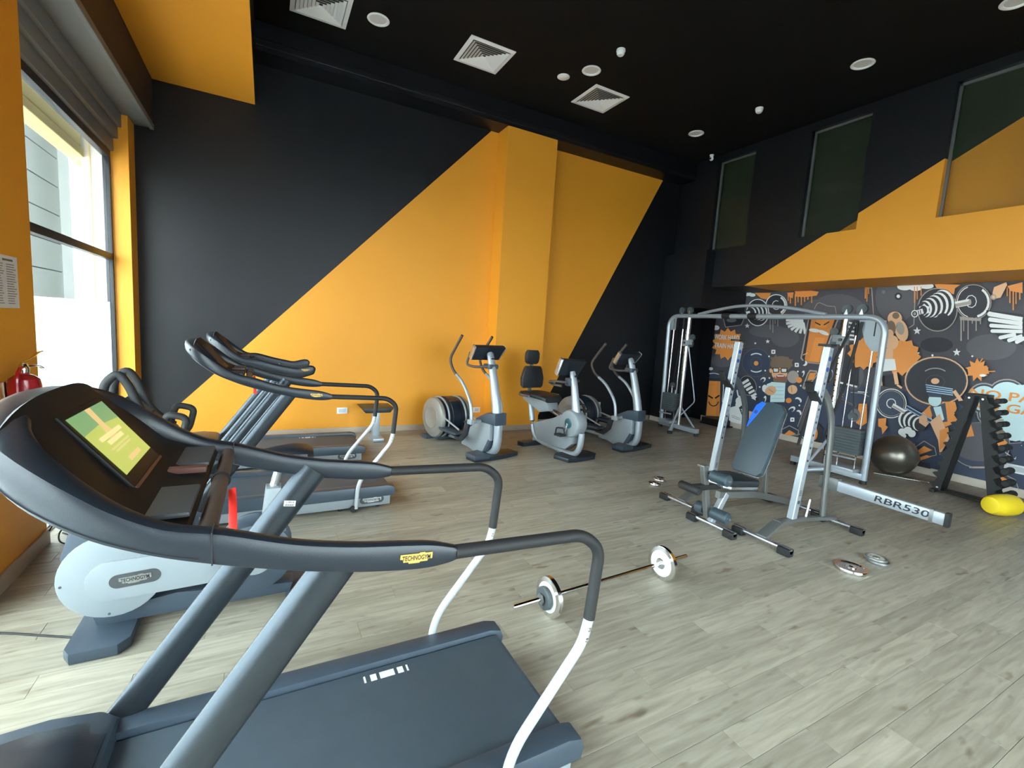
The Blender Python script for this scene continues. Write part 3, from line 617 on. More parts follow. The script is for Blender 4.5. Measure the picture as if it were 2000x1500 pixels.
    mb = MB(); mb.lathe([(.25, -.16), (.272, -.15), (.272, .15), (.25, .16)], (0, 1.06, .33), 0, 40); mb.build('flywheel_drum', 'plastic', t)
    mb = MB(); mb.lathe([(.279, -.075), (.285, -.07), (.285, .07), (.279, .075)], (0, 1.06, .33), 0, 40); mb.build('drum_band', 'dkblue', t)
    for s in (-1, 1):
        mb = MB(); mb.lathe([(.14, -.262), (.145, -.265), (.15, -.258), (.235, -.25), (.268, -.235), (.280, -.21), (.276, -.19), (.25, -.19)] if s < 0 else [(.25, .19), (.276, .19), (.28, .21), (.268, .235), (.235, .25), (.15, .258), (.145, .265), (.14, .262)], (0, 1.06, .33), 0, 44)
        mb.build('drum_cover', 'shellgrey', t)
        mb = MB(); mb.lathe([(.284, .125), (.289, .13), (.289, .145), (.284, .15)] if s > 0 else [(.284, -.15), (.289, -.145), (.289, -.13), (.284, -.125)], (0, 1.06, .33), 0, 44); mb.build('drum_ring', 'silver', t)
    mb = MB(); mb.box(-.2, .2, .95, 1.18, .03, .12, bev=.02); mb.build('drum_base', 'plastic2', t)
    return t
elliptical((2.5, 5.05, 0), 13, 'silver elliptical trainer in front of the orange wall, left of the recumbent bike')
elliptical((4.68, 4.92, 0), 11, 'silver elliptical trainer in front of the black wall, right of the recumbent bike')

# ------------------------------------------------------------------ recumbent bike
t = empty('recumbent_bike', (3.5, 4.72, 0), 8); tag(t, 'silver recumbent exercise bike with black seat and headrest, between the two ellipticals', 'exercise bike')
mb = MB(); mb.prism([(-.20, -.13), (-.10, -.16), (.24, -.16), (.36, -.06), (.36, .10), (.25, .18), (-.15, .18), (-.24, .10)], 2, 0, .05, bev=.014); mb.build('front_foot', 'plastic', t)
mb = MB(); mb.prism([(-.26, .72), (.22, .72), (.24, .76), (.24, .86), (-.26, .86), (-.28, .82)], 2, 0, .06, bev=.012); mb.build('rear_foot', 'plastic', t)
mb = MB(); mb.tube([(0, .80, .04), (0, .78, .12)], .035, seg=12); mb.build('rear_stem', 'silver', t)
mb = MB(); mb.prism([(.78, .32), (.55, .40), (.36, .47), (.22, .545), (.02, .50), (-.02, .20), (.10, .10), (.35, .085), (.68, .10)], 0, -.062, .062, bev=.014); mb.build('body_shell', 'silver2', t)
MB().tube(cr([(0, .945, .66), (0, .93, .55), (0, .86, .28), (0, .77, .12), (0, .62, .075), (0, .35, .06), (0, .12, .045), (0, -.03, .07), (0, -.105, .16), (0, -.125, .28), (0, -.125, .36)], 5), .042, seg=16, r2=.036, up=(0, .3, 1)).build('frame_tube', 'silver', t)
mb = MB(); mb.lathe([(.13, -.088), (.165, -.082), (.178, -.06), (.178, .06), (.165, .082), (.13, .088)], (0, .04, .455), 0, 36); mb.build('flywheel_shell', 'silver2', t)
for s in (-1, 1):
    mb = MB(); mb.lathe([(.05, -.006), (.066, 0), (.05, .006)], (.092 * s, .04, .46), 0, 24); hub = mb.build('crank_disc', 'tealp', t)
    mb = MB(); mb.tube([(.105 * s, .04, .46), (.125 * s, .05 - .02 * s, .46 + .15 * s)], .011, seg=8, r2=.015); ca = mb.build('crank_arm', 'alu', t)
    y, z = .05 - .02 * s, .46 + .15 * s
    mb = MB(); mb.box(min(.13 * s, .23 * s), max(.13 * s, .23 * s), y - .05, y + .07, z - .015, z + .015, bev=.005); mb.tube(fil([(.14 * s, y - .04, z), (.15 * s, y - .02, z + .09), (.15 * s, y + .12, z + .07), (.14 * s, y + .14, z - .01)], .03, 3), .006, seg=6, r2=.012); mb.build('pedal', 'rubber', ca)
MB().tube([(0, .0, .56), (0, .03, .72), (0, .07, .92), (0, .115, 1.07), (0, .13, 1.115)], [.056, .052, .046, .042, .034], seg=18, r2=[.06, .052, .044, .038, .03], up=(0, 1, 0)).build('column', 'silver', t)
MB().box(-.025, .025, .045, .06, 1.05, 1.075, bev=.003).build('column_slot', 'plastic', t)
T = frame((0, .17, 1.17), (1, 0, 0), (0, -.40, .9))
mb = MB(); mb.prism([(-.20, -.11), (.17, -.12), (.225, .10), (-.205, .12)], 2, -.028, .028, bev=.014); o = mb.build('console', 'plastic', t); o.data.transform(T)
mb = MB(); mb.prism([(-.215, .10), (-.20, .125), (-.195, -.10), (-.213, -.11)], 2, -.034, .034, bev=.004); q = mb.build('console_trim', 'alu', o); q.data.transform(T)
q = MB().box(-.17, .17, -.08, .08, -.034, -.027, bev=.001, seg=1).build('display', 'greytube', o); q.data.transform(T)
mb = MB(); mb.box(-.06, .06, .09, .2, .93, 1.03, bev=.015); mb.build('handlebar_clamp', 'plastic2', t)
for s in (-1, 1):
    MB().tube(fil([(.05 * s, .15, .97), (.21 * s, .20, .985), (.23 * s, .32, .97), (.12 * s, .36, .92), (.06 * s, .24, .915)], .05, 5), .0165, seg=12).build('handlebar', 'grip', t)
# seat slides on an inclined rail
MB().tube([(0, .26, .50), (0, .95, .66)], .038, seg=12, r2=.03).build('seat_rail', 'alu', t)
mb = MB(); mb.prism([(.42, .55), (.62, .50), (1.0, .62), (1.02, .72), (.50, .69)], 0, -.10, .10, bev=.02); mb.build('seat_carriage', 'silver2', t)
rows = []
for (y, w_, zt) in ((.42, .14, .73), (.46, .18, .752), (.60, .205, .762), (.85, .21, .765), (.93, .19, .76)):
    rows.append([Vector((-.03 + w_ * math.copysign(abs(math.cos(R(a))) ** .5, math.cos(R(a))), y, zt - .035 + .035 * math.copysign(abs(math.sin(R(a))) ** .6, math.sin(R(a))))) for a in range(0, 360, 20)])
MB().loft(rows).build('seat', 'leather', t)
for nm, z0, z1, w0, w1, y0 in (('backrest', .80, 1.11, .19, .15, .90), ('headrest', 1.135, 1.335, .115, .11, .93)):
    pl = [(-.04 - w1 + .03, z1), (-.04 + w1 - .03, z1), (-.04 + w1, z1 - .04), (-.04 + w0, z0 + (z1 - z0) * .45), (-.04 + w0 - .01, z0 + .03), (-.04 + w0 - .04, z0), (-.04 - w0 + .04, z0), (-.04 - w0 + .01, z0 + .03), (-.04 - w0, z0 + (z1 - z0) * .45), (-.04 - w1, z1 - .04)]
    mb = MB(); mb.prism(pl, 1, y0 - .035, y0 + .035, bev=.018); o = mb.build(nm, 'leather', t)
MB().box(-.07, -.01, .93, .96, .70, 1.33, bev=.008).build('back_support', 'alu', t)
for s in (-1, 1):
    MB().tube(fil([(-.03 + .15 * s, .95, .74), (-.03 + .26 * s, .85, .72), (-.03 + .27 * s, .62, .725)], .06, 5), .017, seg=12).build('seat_handle', 'greytube', t)

# ------------------------------------------------------------------ printed mural on the right wall
MU = {'bg': s2l(66, 64, 70), 'D': s2l(40, 40, 46), 'N': s2l(52, 60, 78), 'G': s2l(104, 102, 106), 'g': s2l(82, 80, 84), 'L': s2l(214, 214, 212), 'O': s2l(240, 152, 72), 'o': s2l(196, 120, 58),
      'T': s2l(206, 160, 122), 'C': s2l(196, 220, 222), 'B': s2l(112, 92, 76), 'W': s2l(232, 232, 230), 'R': s2l(150, 74, 62), 'P': s2l(150, 176, 200), 'K': s2l(24, 22, 26), 'S': s2l(150, 140, 132), 'b': s2l(12, 12, 15)}
for k in MU: M['mural_' + k] = mat('mural_ink_' + k, tuple(c * min(1.35, .85 / max(MU[k])) for c in MU[k]), 0.5, noise=.04, nscale=3)
def U(px, py):
    """a point of the print: photo measurement -> (y, z) on the wall plane"""
    d = Vector((px - 1000, py - 750, 900)); wx, wy, wz = X_.dot(d), Y_.dot(d), Z_.dot(d); k = XR / wx
    return (wy * k, CAMH + wz * k)
mural = MB(); ML = [0]
def mpoly(pts, c, raw=False):
    ML[0] += 1; x = XR - .0006 - ML[0] * .00009
    P = pts if raw else [U(*p) for p in pts]
    P = clip(clip(clip(P, 0, 1, -.101), 0, -1, 2.570), -1, 0, 6.36)
    if len(P) > 2: mural.add([(x, p[0], p[1]) for p in P], [list(range(len(P)))], 'mural_' + c)
class Cr:
    def __init__(s, x0, y0, k): s.x0, s.y0, s.k = x0, y0, k
    def p(s, x, y): return (s.x0 + x / s.k, s.y0 + y / s.k)
    def poly(s, c, *pts): mpoly([s.p(*q) for q in pts], c)
    def E(s, x, y, rx, ry, c, rot=0, n=22):
        a = R(rot); mpoly([s.p(x + rx * math.cos(t) * math.cos(a) - ry * math.sin(t) * math.sin(a), y + rx * math.cos(t) * math.sin(a) + ry * math.sin(t) * math.cos(a)) for t in [2 * math.pi * i / n for i in range(n)]], c)
    def ring(s, x, y, rx, ry, w, c, inner, rot=0): s.E(x, y, rx, ry, c, rot, 28); s.E(x, y, rx - w, ry - w, inner, rot, 28)
    def line(s, c, w, *pts):
        for (x0, y0), (x1, y1) in zip(pts, pts[1:]):
            L_ = math.hypot(x1 - x0, y1 - y0) or 1; nx, ny = -(y1 - y0) / L_ * w / 2, (x1 - x0) / L_ * w / 2
            s.poly(c, (x0 + nx, y0 + ny), (x1 + nx, y1 + ny), (x1 - nx, y1 - ny), (x0 - nx, y0 - ny))
    def arc(s, x, y, rx, ry, a0, a1, w, c):
        P = [(x + rx * math.cos(R(a0 + (a1 - a0) * i / 9)), y + ry * math.sin(R(a0 + (a1 - a0) * i / 9))) for i in range(10)]
        Q = [(x + (rx - w) * math.cos(R(a0 + (a1 - a0) * i / 9)), y + (ry - w) * math.sin(R(a0 + (a1 - a0) * i / 9))) for i in range(10)]
        for i in range(9): s.poly(c, P[i], P[i + 1], Q[i + 1], Q[i])
    def star(s, x, y, r, c, n=5, k=.42, a0=-90):
        C0 = s.p(x, y); pts = [(x + (r if i % 2 == 0 else r * k) * math.cos(R(a0 + 180 * i / n)), y + (r if i % 2 == 0 else r * k) * math.sin(R(a0 + 180 * i / n))) for i in range(2 * n)]
        for i in range(2 * n): s.poly(c, (x, y), pts[i], pts[(i + 1) % (2 * n)])
    def cloud(s, c, *bl):
        for b_ in bl: s.E(b_[0], b_[1], b_[2] + 5, b_[3] + 5, 'D')
        for b_ in bl: s.E(*b_, c)
    def drips(s, c, top, *dr):
        for x, y1, w in dr: s.line(c, w, (x, top), (x, y1)); s.E(x, y1, w * .6, w, c, n=10)
    def dumb(s, x, y, dx, dy, rx, ry, n, rot=0):
        """stack of alternating plates stepping by dx,dy"""
        for i in range(n):
            f = 1 - .10 * i; s.E(x + dx * i, y + dy * i, rx * f + 4, ry * f + 4, 'D', rot); s.E(x + dx * i, y + dy * i, rx * f - 2, ry * f - 2, 'L', rot); s.E(x + dx * (i + .45), y + dy * (i + .45), rx * f * .93, ry * f * .93, 'D', rot)
A_ = Cr(1380, 540, 4.6875); B_ = Cr(1680, 520, 4.6875); C_ = Cr(1360, 520, 3.125)
mpoly([(-2.49, .1), (6.36, .1), (6.36, 2.57), (-2.49, 2.57)], 'bg', raw=True)
mpoly([(-2.49, .1), (6.36, .1), (6.36, 1.0), (-2.49, 1.25)], 'N', raw=True)
# ghosted discs and clouds
for q in ((A_, 1200, 290, 240, 130, 'g'), (A_, 720, 560, 130, 90, 'g'), (A_, 150, 770, 110, 60, 'g'), (B_, 1200, 740, 230, 120, 'g'), (B_, 700, 720, 150, 70, 'D'), (B_, 330, 290, 190, 230, 'g'), (A_, 560, 500, 170, 60, 'g'), (A_, 1350, 900, 90, 140, 'g'), (B_, 300, 1050, 130, 60, 'D'), (C_, 760, 260, 110, 60, 'g')): q[0].E(*q[1:])
B_.line('S', 8, (105, 190), (125, 480)); B_.line('S', 8, (505, 235), (492, 535)); B_.line('S', 8, (492, 535), (445, 565)); B_.line('S', 6, (105, 200), (60, 200))
B_.E(350, 275, 34, 34, 'D'); B_.E(350, 275, 16, 16, 'L'); B_.E(215, 235, 16, 16, 'G')
# left part of the print
A_.cloud('L', (375, 160, 40, 20), (420, 170, 30, 16)); A_.poly('O', (440, 150), (590, 150), (570, 215), (500, 200)); A_.ring(640, 262, 100, 100, 8, 'L', 'D'); A_.arc(640, 262, 88, 88, -60, 60, 16, 'L'); A_.arc(640, 262, 40, 44, 0, 300, 7, 'L')
A_.ring(470, 330, 105, 125, 8, 'L', 'D'); A_.dumb(500, 330, -28, 2, 62, 78, 4); A_.line('L', 30, (350, 340), (400, 330)); A_.E(350, 340, 16, 18, 'D')
A_.poly('D', (150, 360), (350, 370), (310, 440), (170, 460)); A_.line('S', 6, (150, 360), (175, 465), (320, 445), (350, 375)); A_.E(230, 400, 45, 20, 'G'); A_.E(90, 470, 30, 22, 'L'); A_.E(95, 350, 22, 14, 'L')
A_.poly('O', (740, 150), (800, 145), (790, 200), (760, 190)); A_.poly('O', (810, 135), (960, 130), (1030, 140), (1010, 175), (900, 190), (820, 185)); A_.drips('O', 160, (770, 240, 10), (815, 260, 12), (840, 230, 9), (870, 255, 9), (900, 225, 9), (930, 205, 10), (965, 235, 9), (750, 215, 9))
A_.drips('S', 395, (585, 480, 6), (610, 510, 6), (655, 450, 6), (630, 430, 5))
A_.star(375, 452, 24, 'L'); A_.star(563, 595, 21, 'L'); A_.star(345, 1222, 26, 'L'); A_.star(1235, 1085, 26, 'T'); A_.star(450, 612, 12, 'L')
A_.line('S', 6, (1015, 250), (1040, 240), (1110, 270), (1180, 275), (1195, 360)); A_.line('S', 6, (1015, 250), (990, 300))
for i in range(7):
    a = R(95 - i * 16); x, y = 900, 430; A_.line('L', 24, (x - 10, y - 30 + i * 4), (x - 175 * math.sin(a) + 5, y - 20 + 110 * math.cos(a) * 1.05))
A_.star(200, 620, 150, 'O', n=14, k=.78); A_.E(200, 620, 110, 88, 'O')
A_.E(460, 790, 132, 132, 'g'); A_.E(460, 790, 126, 126, 'N'); A_.arc(460, 790, 90, 90, 235, 305, 10, 'L'); A_.arc(460, 790, 90, 90, 55, 125, 10, 'L'); A_.arc(460, 790, 55, 55, 0, 360, 3, 'g'); A_.E(460, 795, 21, 21, 'O')
A_.poly('S', (865, 750), (935, 395), (1215, 395), (1060, 805), (900, 790)); A_.poly('D', (880, 745), (945, 395), (1200, 395), (1050, 795), (905, 780)); A_.poly('o', (905, 760), (965, 395), (1180, 395), (1040, 790), (925, 780)); A_.poly('O', (945, 770), (1000, 560), (1090, 560), (1030, 785)); A_.poly('O', (1010, 395), (1130, 395), (1100, 470), (1000, 460))
A_.line('K', 10, (1000, 420), (1050, 445)); A_.line('K', 10, (1130, 415), (1080, 445)); A_.E(995, 495, 52, 17, 'W', 8); A_.E(1078, 515, 52, 17, 'W', 22)
A_.line('T', 8, (890, 720), (930, 700)); A_.E(905, 795, 24, 24, 'L'); A_.E(893, 790, 16, 22, 'N', 30)
# bearded cartoon man
A_.E(690, 800, 100, 72, 'B'); A_.star(640, 770, 60, 'B', 6, .6); A_.star(750, 790, 60, 'B', 6, .6); A_.E(595, 862, 14, 20, 'T'); A_.E(675, 885, 72, 70, 'T'); A_.E(682, 945, 66, 50, 'B'); A_.E(680, 905, 55, 35, 'T'); A_.E(685, 920, 42, 26, 'R'); A_.poly('W', (650, 905), (720, 905), (712, 916), (658, 916)); A_.poly('B', (615, 800), (760, 800), (752, 838), (620, 838))
A_.poly('K', (612, 835), (672, 838), (670, 880), (618, 882)); A_.poly('W', (620, 842), (664, 844), (662, 873), (625, 874)); A_.poly('K', (686, 838), (748, 838), (744, 882), (690, 882)); A_.poly('W', (694, 845), (740, 845), (737, 874), (697, 874)); A_.line('K', 6, (670, 855), (690, 855))
A_.poly('C', (600, 965), (730, 975), (725, 1120), (720, 1150), (590, 1150), (595, 1050), (560, 1020)); A_.poly('N', (728, 1000), (760, 985), (750, 1090), (722, 1120))
for i in range(4): A_.line('P', 5, (600, 1010 + i * 35), (715, 1012 + i * 35))
A_.poly('C', (560, 985), (600, 970), (575, 1060), (540, 1070)); A_.E(540, 1025, 24, 34, 'W'); A_.E(595, 1045, 52, 42, 'T', -20); A_.E(795, 1035, 44, 42, 'T'); A_.line('B', 4, (575, 1030), (620, 1060)); A_.line('B', 4, (785, 1005), (790, 1060)); A_.E(800, 920, 54, 58, 'S'); A_.E(855, 948, 28, 27, 'O'); A_.E(760, 1135, 27, 24, 'O')
for (x, y, a, b_, r_) in ((525, 945, 28, 20, -40), (850, 1130, 32, 22, 30), (790, 1215, 34, 22, -30), (855, 1245, 26, 20, 50), (890, 890, 14, 30, 20), (540, 1125, 14, 34, 15)): A_.E(x, y, a, b_, 'L', r_); A_.E(x - 8, y + 9, a * .8, b_ * .7, 'N', r_)
for (x, y) in ((620, 690), (835, 810), (795, 1310)): A_.star(x, y, 26, 'W', 4, .75, 45); A_.star(x, y, 9, 'N', 4, .7)
for (x, y) in ((582, 732), (547, 862), (585, 930), (872, 1000), (846, 870), (497, 1012), (487, 1228), (860, 1180)): A_.E(x, y, 8, 8, 'L', n=10)
A_.ring(390, 1000, 75, 95, 5, 'S', 'D', -25)
for i in range(5): A_.line('L', 24 - i, (330 + i * 22, 985 + i * 28), (395 + i * 18, 945 + i * 32))
A_.line('L', 34, (430, 1100), (470, 1120)); A_.E(472, 1122, 14, 18, 'D')
A_.poly('S', (885, 1020), (930, 890), (955, 855), (1020, 862), (1030, 900), (950, 1000), (905, 1035)); A_.poly('g', (897, 1015), (940, 893), (960, 868), (1012, 874), (1020, 898), (945, 992)); A_.poly('O', (955, 885), (1015, 880), (990, 945), (935, 950))
A_.poly('O', (35, 955), (137, 955), (130, 1280), (5, 1275)); A_.poly('o', (105, 955), (137, 955), (130, 1280), (95, 1278)); A_.poly('D', (38, 930), (138, 935), (137, 960), (35, 955)); A_.line('o', 5, (38, 990), (135, 990)); A_.line('K', 14, (25, 1090), (68, 1115)); A_.line('K', 14, (128, 1088), (88, 1115)); A_.arc(75, 1135, 50, 55, 10, 170, 9, 'K'); A_.line('L', 7, (35, 890), (80, 885), (140, 900), (165, 940), (165, 1040), (155, 1150)); A_.E(50, 845, 20, 14, 'L')
A_.line('L', 12, (290, 1040), (300, 1095), (350, 1105)); A_.E(325, 1140, 50, 42, 'L'); A_.E(300, 1175, 26, 26, 'L'); A_.poly('D', (300, 1200), (370, 1170), (385, 1250), (330, 1270)); A_.star(345, 1222, 26, 'L')
A_.poly('W', (220, 1200), (300, 1180), (330, 1260), (365, 1330), (360, 1410), (215, 1370)); A_.line('S', 5, (240, 1270), (320, 1300)); A_.line('S', 5, (240, 1285), (320, 1315)); A_.poly('T', (215, 1330), (362, 1370), (362, 1412), (212, 1372)); A_.poly('T', (400, 1230), (470, 1250), (430, 1310), (400, 1300))
A_.line('S', 7, (950, 1078), (845, 1375)); A_.line('S', 7, (950, 1078), (1010, 1075)); A_.poly('g', (955, 1085), (1000, 1085), (990, 1500), (850, 1400)); A_.E(985, 1440, 95, 120, 'D'); A_.E(995, 1435, 34, 62, 'O'); A_.E(990, 1435, 14, 28, 'T')
A_.line('S', 8, (700, 1400), (770, 1365), (855, 1410), (850, 1450), (700, 1450), (700, 1400)); A_.poly('O', (770, 1405), (830, 1440), (740, 1465), (715, 1450)); A_.poly('O', (690, 1480), (860, 1475), (900, 1500), (680, 1500)); A_.line('L', 6, (860, 1440), (930, 1500))
A_.poly('O', (1405, 640), (1500, 580), (1500, 820), (1440, 840), (1395, 780)); A_.poly('O', (1405, 1165), (1480, 1165), (1480, 1340), (1430, 1370), (1380, 1340)); A_.line('o', 5, (1400, 1185), (1480, 1185)); A_.poly('D', (1280, 600), (1400, 610), (1390, 1000), (1200, 1020)); A_.line('S', 7, (1330, 1060), (1440, 1070), (1500, 1100)); A_.E(1370, 1270, 50, 60, 'G'); A_.E(1130, 900, 38, 60, 'L', 15); A_.E(1135, 905, 30, 50, 'N', 15); A_.line('L', 16, (1230, 970), (1390, 1010))
for i in range(5): A_.line('L', 16, (1290, 420 + i * 38), (1400, 440 + i * 36))
# right part of the print
B_.cloud('L', (420, 190, 70, 34), (520, 200, 60, 30), (620, 185, 66, 26)); B_.poly('O', (690, 165), (930, 172), (880, 205), (870, 260), (800, 235), (720, 215)); B_.drips('O', 190, (510, 330, 9), (535, 300, 8), (570, 265, 9), (60, 290, 9), (75, 320, 9), (90, 250, 8))
B_.ring(720, 400, 185, 200, 9, 'S', 'D'); B_.dumb(770, 345, -40, 12, 105, 130, 5); B_.E(770, 490, 60, 60, 'D', 0); B_.star(600, 400, 55, 'L', 6, .75); B_.E(590, 405, 36, 42, 'D'); B_.line('L', 46, (520, 433), (590, 412)); B_.line('D', 8, (545, 408), (553, 448)); B_.line('D', 8, (563, 404), (571, 444)); B_.ring(513, 437, 32, 34, 9, 'L', 'D'); B_.E(513, 437, 13, 15, 'S')
B_.ring(1050, 330, 165, 162, 8, 'S', 'D'); B_.arc(1050, 330, 150, 148, -55, 75, 22, 'L'); B_.arc(1050, 330, 150, 148, 110, 250, 7, 'L'); B_.arc(1030, 325, 52, 60, 0, 360, 7, 'L'); B_.line('L', 56, (885, 355), (1015, 330)); B_.line('S', 30, (887, 362), (1015, 337)); B_.E(1018, 332, 14, 28, 'S')
B_.drips('S', 470, (938, 675, 12), (962, 590, 8), (1002, 665, 9), (1040, 520, 9), (1076, 585, 10), (1115, 525, 9)); B_.poly('S', (925, 462), (1125, 482), (1118, 505), (930, 495))
B_.poly('T', (1240, 195), (1350, 150), (1360, 175), (1300, 290), (1250, 300), (1225, 250)); B_.poly('O', (1360, 185), (1500, 150), (1500, 250), (1390, 230)); B_.drips('O', 200, (1385, 330, 12), (1415, 395, 12), (1440, 340, 10), (1475, 300, 11), (1360, 270, 9)); B_.E(1235, 285, 26, 26, 'S'); B_.E(1235, 285, 14, 14, 'T')
B_.poly('D', (1170, 405), (1500, 440), (1500, 720), (1330, 690), (1180, 560))
for i, (x0, y0, x1, y1, w_) in enumerate(((1200, 440, 1500, 490, 42), (1205, 490, 1500, 530, 38), (1215, 545, 1500, 565, 34), (1225, 595, 1500, 600, 32), (1300, 655, 1440, 625, 34), (1380, 680, 1500, 640, 36), (1450, 695, 1520, 660, 34))): B_.line('L', w_, (x0, y0), (x1, y1)); B_.E(x0, y0, w_ * .55, w_ * .5, 'L')
B_.line('L', 30, (1190, 430), (1300, 455)); B_.star(537, 594, 38, 'L'); B_.star(900, 790, 38, 'L'); B_.E(678, 817, 10, 10, 'L'); B_.E(550, 795, 10, 6, 'L')
B_.star(400, 830, 175, 'O', 12, .82); B_.star(50, 800, 150, 'O', 12, .82); B_.poly('O', (300, 720), (480, 740), (440, 960), (340, 920))
# muscular cartoon figure
B_.E(335, 480, 66, 62, 'T'); B_.E(345, 455, 32, 30, 'B'); B_.E(395, 590, 60, 100, 'T', -15); B_.E(385, 570, 38, 60, 'S', -15); B_.E(300, 570, 44, 70, 'B'); B_.E(290, 620, 34, 40, 'T'); B_.E(310, 700, 58, 66, 'T', 20); B_.poly('T', (245, 760), (320, 745), (320, 850), (230, 850)); B_.poly('L', (225, 850), (335, 850), (350, 950), (225, 965)); B_.line('T', 36, (335, 965), (355, 1080)); B_.line('T', 26, (200, 1000), (210, 1095)); B_.line('T', 18, (355, 1085), (400, 1115)); B_.line('B', 4, (270, 560), (330, 600), (360, 540))
B_.E(715, 1050, 290, 222, 'T', 0, 34); B_.E(715, 1050, 278, 211, 'g', 0, 34); B_.E(715, 1050, 272, 205, 'D', 0, 34); B_.arc(705, 1050, 150, 120, 230, 310, 9, 'S'); B_.arc(705, 1060, 90, 66, 0, 360, 3, 'g'); B_.E(705, 1052, 38, 27, 'T')
B_.star(1090, 950, 110, 'O', 9, .6); B_.poly('O', (1000, 930), (1180, 910), (1200, 985), (1010, 995)); B_.line('O', 10, (1100, 900), (1140, 845)); B_.line('O', 9, (1180, 965), (1255, 962)); B_.E(1140, 1000, 30, 12, 'L'); B_.E(1045, 825, 10, 8, 'L')
# speech cloud
for (x, y, a, b_) in ((1150, 1210, 140, 130), (1360, 1170, 160, 125), (1300, 1350, 200, 130)): B_.E(x, y, a + 14, b_ + 14, 'S'); 
for (x, y, a, b_) in ((1150, 1210, 132, 122), (1360, 1170, 152, 118), (1300, 1350, 195, 125)): B_.E(x, y, a + 9, b_ + 9, 'N')
for (x, y, a, b_) in ((1150, 1210, 125, 115), (1360, 1170, 146, 111), (1300, 1350, 190, 120)): B_.E(x, y, a, b_, 'C', 0, 28)
def rawE(y, z, ry, rz, c, n=26): mpoly([(y + ry * math.cos(2 * math.pi * i / n), z + rz * math.sin(2 * math.pi * i / n)) for i in range(n)], c, raw=True)
for q in ((1.72, 1.08, .36, .34), (1.35, 1.0, .42, .36), (1.95, 1.0, .28, .34)): rawE(*q, 'C')
for (y, z, r) in ((.35, 1.9, .33), (-.9, .8, .42), (-1.9, 1.9, .36)): rawE(y, z, r + .03, r + .03, 'S'); rawE(y, z, r, r, 'D'); rawE(y, z, r * .6, r * .6, 'g'); rawE(y, z, r * .14, r * .14, 'O')
for (y, z, r) in ((-.3, 1.7, .30), (.3, .7, .28), (-1.8, .9, .25)): mpoly([(y - r, z), (y, z + r * .6), (y + r, z), (y, z - r * .6)], 'O', raw=True)
B_.ring(305, 1255, 140, 135, 8, 'L', 'D'); B_.ring(305, 1255, 122, 118, 5, 'S', 'N'); B_.arc(305, 1255, 46, 46, 90, 400, 8, 'L'); B_.dumb(460, 1400, 34, 14, 92, 96, 4, 20); B_.line('L', 38, (318, 1270), (430, 1335)); B_.line('S', 16, (318, 1278), (428, 1342))
# lifter with bar across the chest
B_.poly('O', (770, 1240), (890, 1240), (905, 1300), (880, 1360), (920, 1420), (800, 1470), (760, 1400)); B_.poly('T', (560, 1360), (640, 1300), (680, 1400), (620, 1470), (560, 1430)); B_.poly('O', (600, 1330), (660, 1270), (700, 1340), (660, 1400)); B_.poly('N', (660, 1290), (800, 1250), (820, 1420), (700, 1440)); B_.poly('C', (690, 1290), (760, 1280), (790, 1400), (740, 1440)); B_.E(705, 1225, 60, 58, 'C'); B_.poly('N', (640, 1160), (770, 1170), (760, 1200), (645, 1195))
for i in range(4): B_.line('P', 9, (620 + i * 3, 1085 + i * 20), (870, 1125 + i * 18)); 
B_.line('T', 34, (880, 1140), (950, 1240)); B_.line('N', 44, (450, 1290), (780, 1480)); B_.line('P', 8, (450, 1275), (790, 1465)); B_.line('P', 8, (440, 1300), (770, 1492)); B_.E(600, 1395, 38, 32, 'T', 30)
C_.cloud('L', (1270, 1010, 24, 22), (1305, 1000, 26, 22), (1330, 1020, 24, 22), (1280, 1035, 16, 14)); C_.star(1328, 1090, 24, 'T'); C_.poly('O', (1125, 930), (1175, 925), (1170, 970), (1185, 980), (1150, 1025), (1145, 985), (1125, 975)); C_.line('S', 4, (1110, 870), (1095, 1020)); C_.line('L', 4, (1000, 765), (1060, 770)); C_.poly('T', (1440, 950), (1500, 900), (1560, 1050), (1500, 1150), (1490, 1060)); C_.poly('O', (1500, 1000), (1550, 980), (1560, 1020), (1530, 1060), (1545, 1085), (1500, 1120))
C_.line('S', 5, (1340, 1110), (1405, 1065), (1470, 1105), (1480, 1150), (1380, 1170)); C_.poly('O', (1405, 1095), (1455, 1120), (1355, 1155), (1370, 1120)); C_.poly('O', (1330, 1180), (1420, 1150), (1450, 1160), (1350, 1195))
C_.E(1745, 1090, 185, 140, 'S', 0, 34); C_.E(1745, 1090, 180, 135, 'N', 0, 34); C_.E(1745, 1070, 178, 118, 'g', 0, 34); C_.poly('O', (1590, 990), (1690, 960), (1710, 1035), (1580, 1050)); C_.poly('O', (1760, 990), (1830, 975), (1920, 1085), (1870, 1125)); C_.line('C', 30, (1750, 945), (1895, 940)); C_.line('S', 22, (1760, 945), (1890, 942)); C_.poly('B', (1825, 1010), (1890, 1000), (1920, 1050), (1860, 1045)); C_.line('L', 4, (1880, 1120), (1960, 1175), (1975, 1120), (2000, 1090)); C_.poly('N', (1905, 1080), (1990, 1060), (2010, 1150), (1950, 1165)); C_.line('S', 4, (1920, 1080), (2000, 1075))
C_.line('S', 5, (1790, 1290), (1870, 1255), (1960, 1300), (1985, 1370)); C_.poly('O', (1880, 1280), (1950, 1320), (1890, 1340), (1820, 1315)); C_.poly('T', (1500, 1240), (1530, 1160), (1540, 1240)); C_.line('T', 10, (1700, 1225), (1790, 1225)); C_.poly('D', (1280, 1180), (1440, 1200), (1450, 1260), (1300, 1210)); C_.poly('T', (1170, 1150), (1290, 1180), (1280, 1200)); C_.line('S', 8, (1680, 1225), (1780, 1225))
mpoly([(5.76, 2.14), (6.36, 2.14), (6.36, 2.57), (5.76, 2.57)], 'b', raw=True)
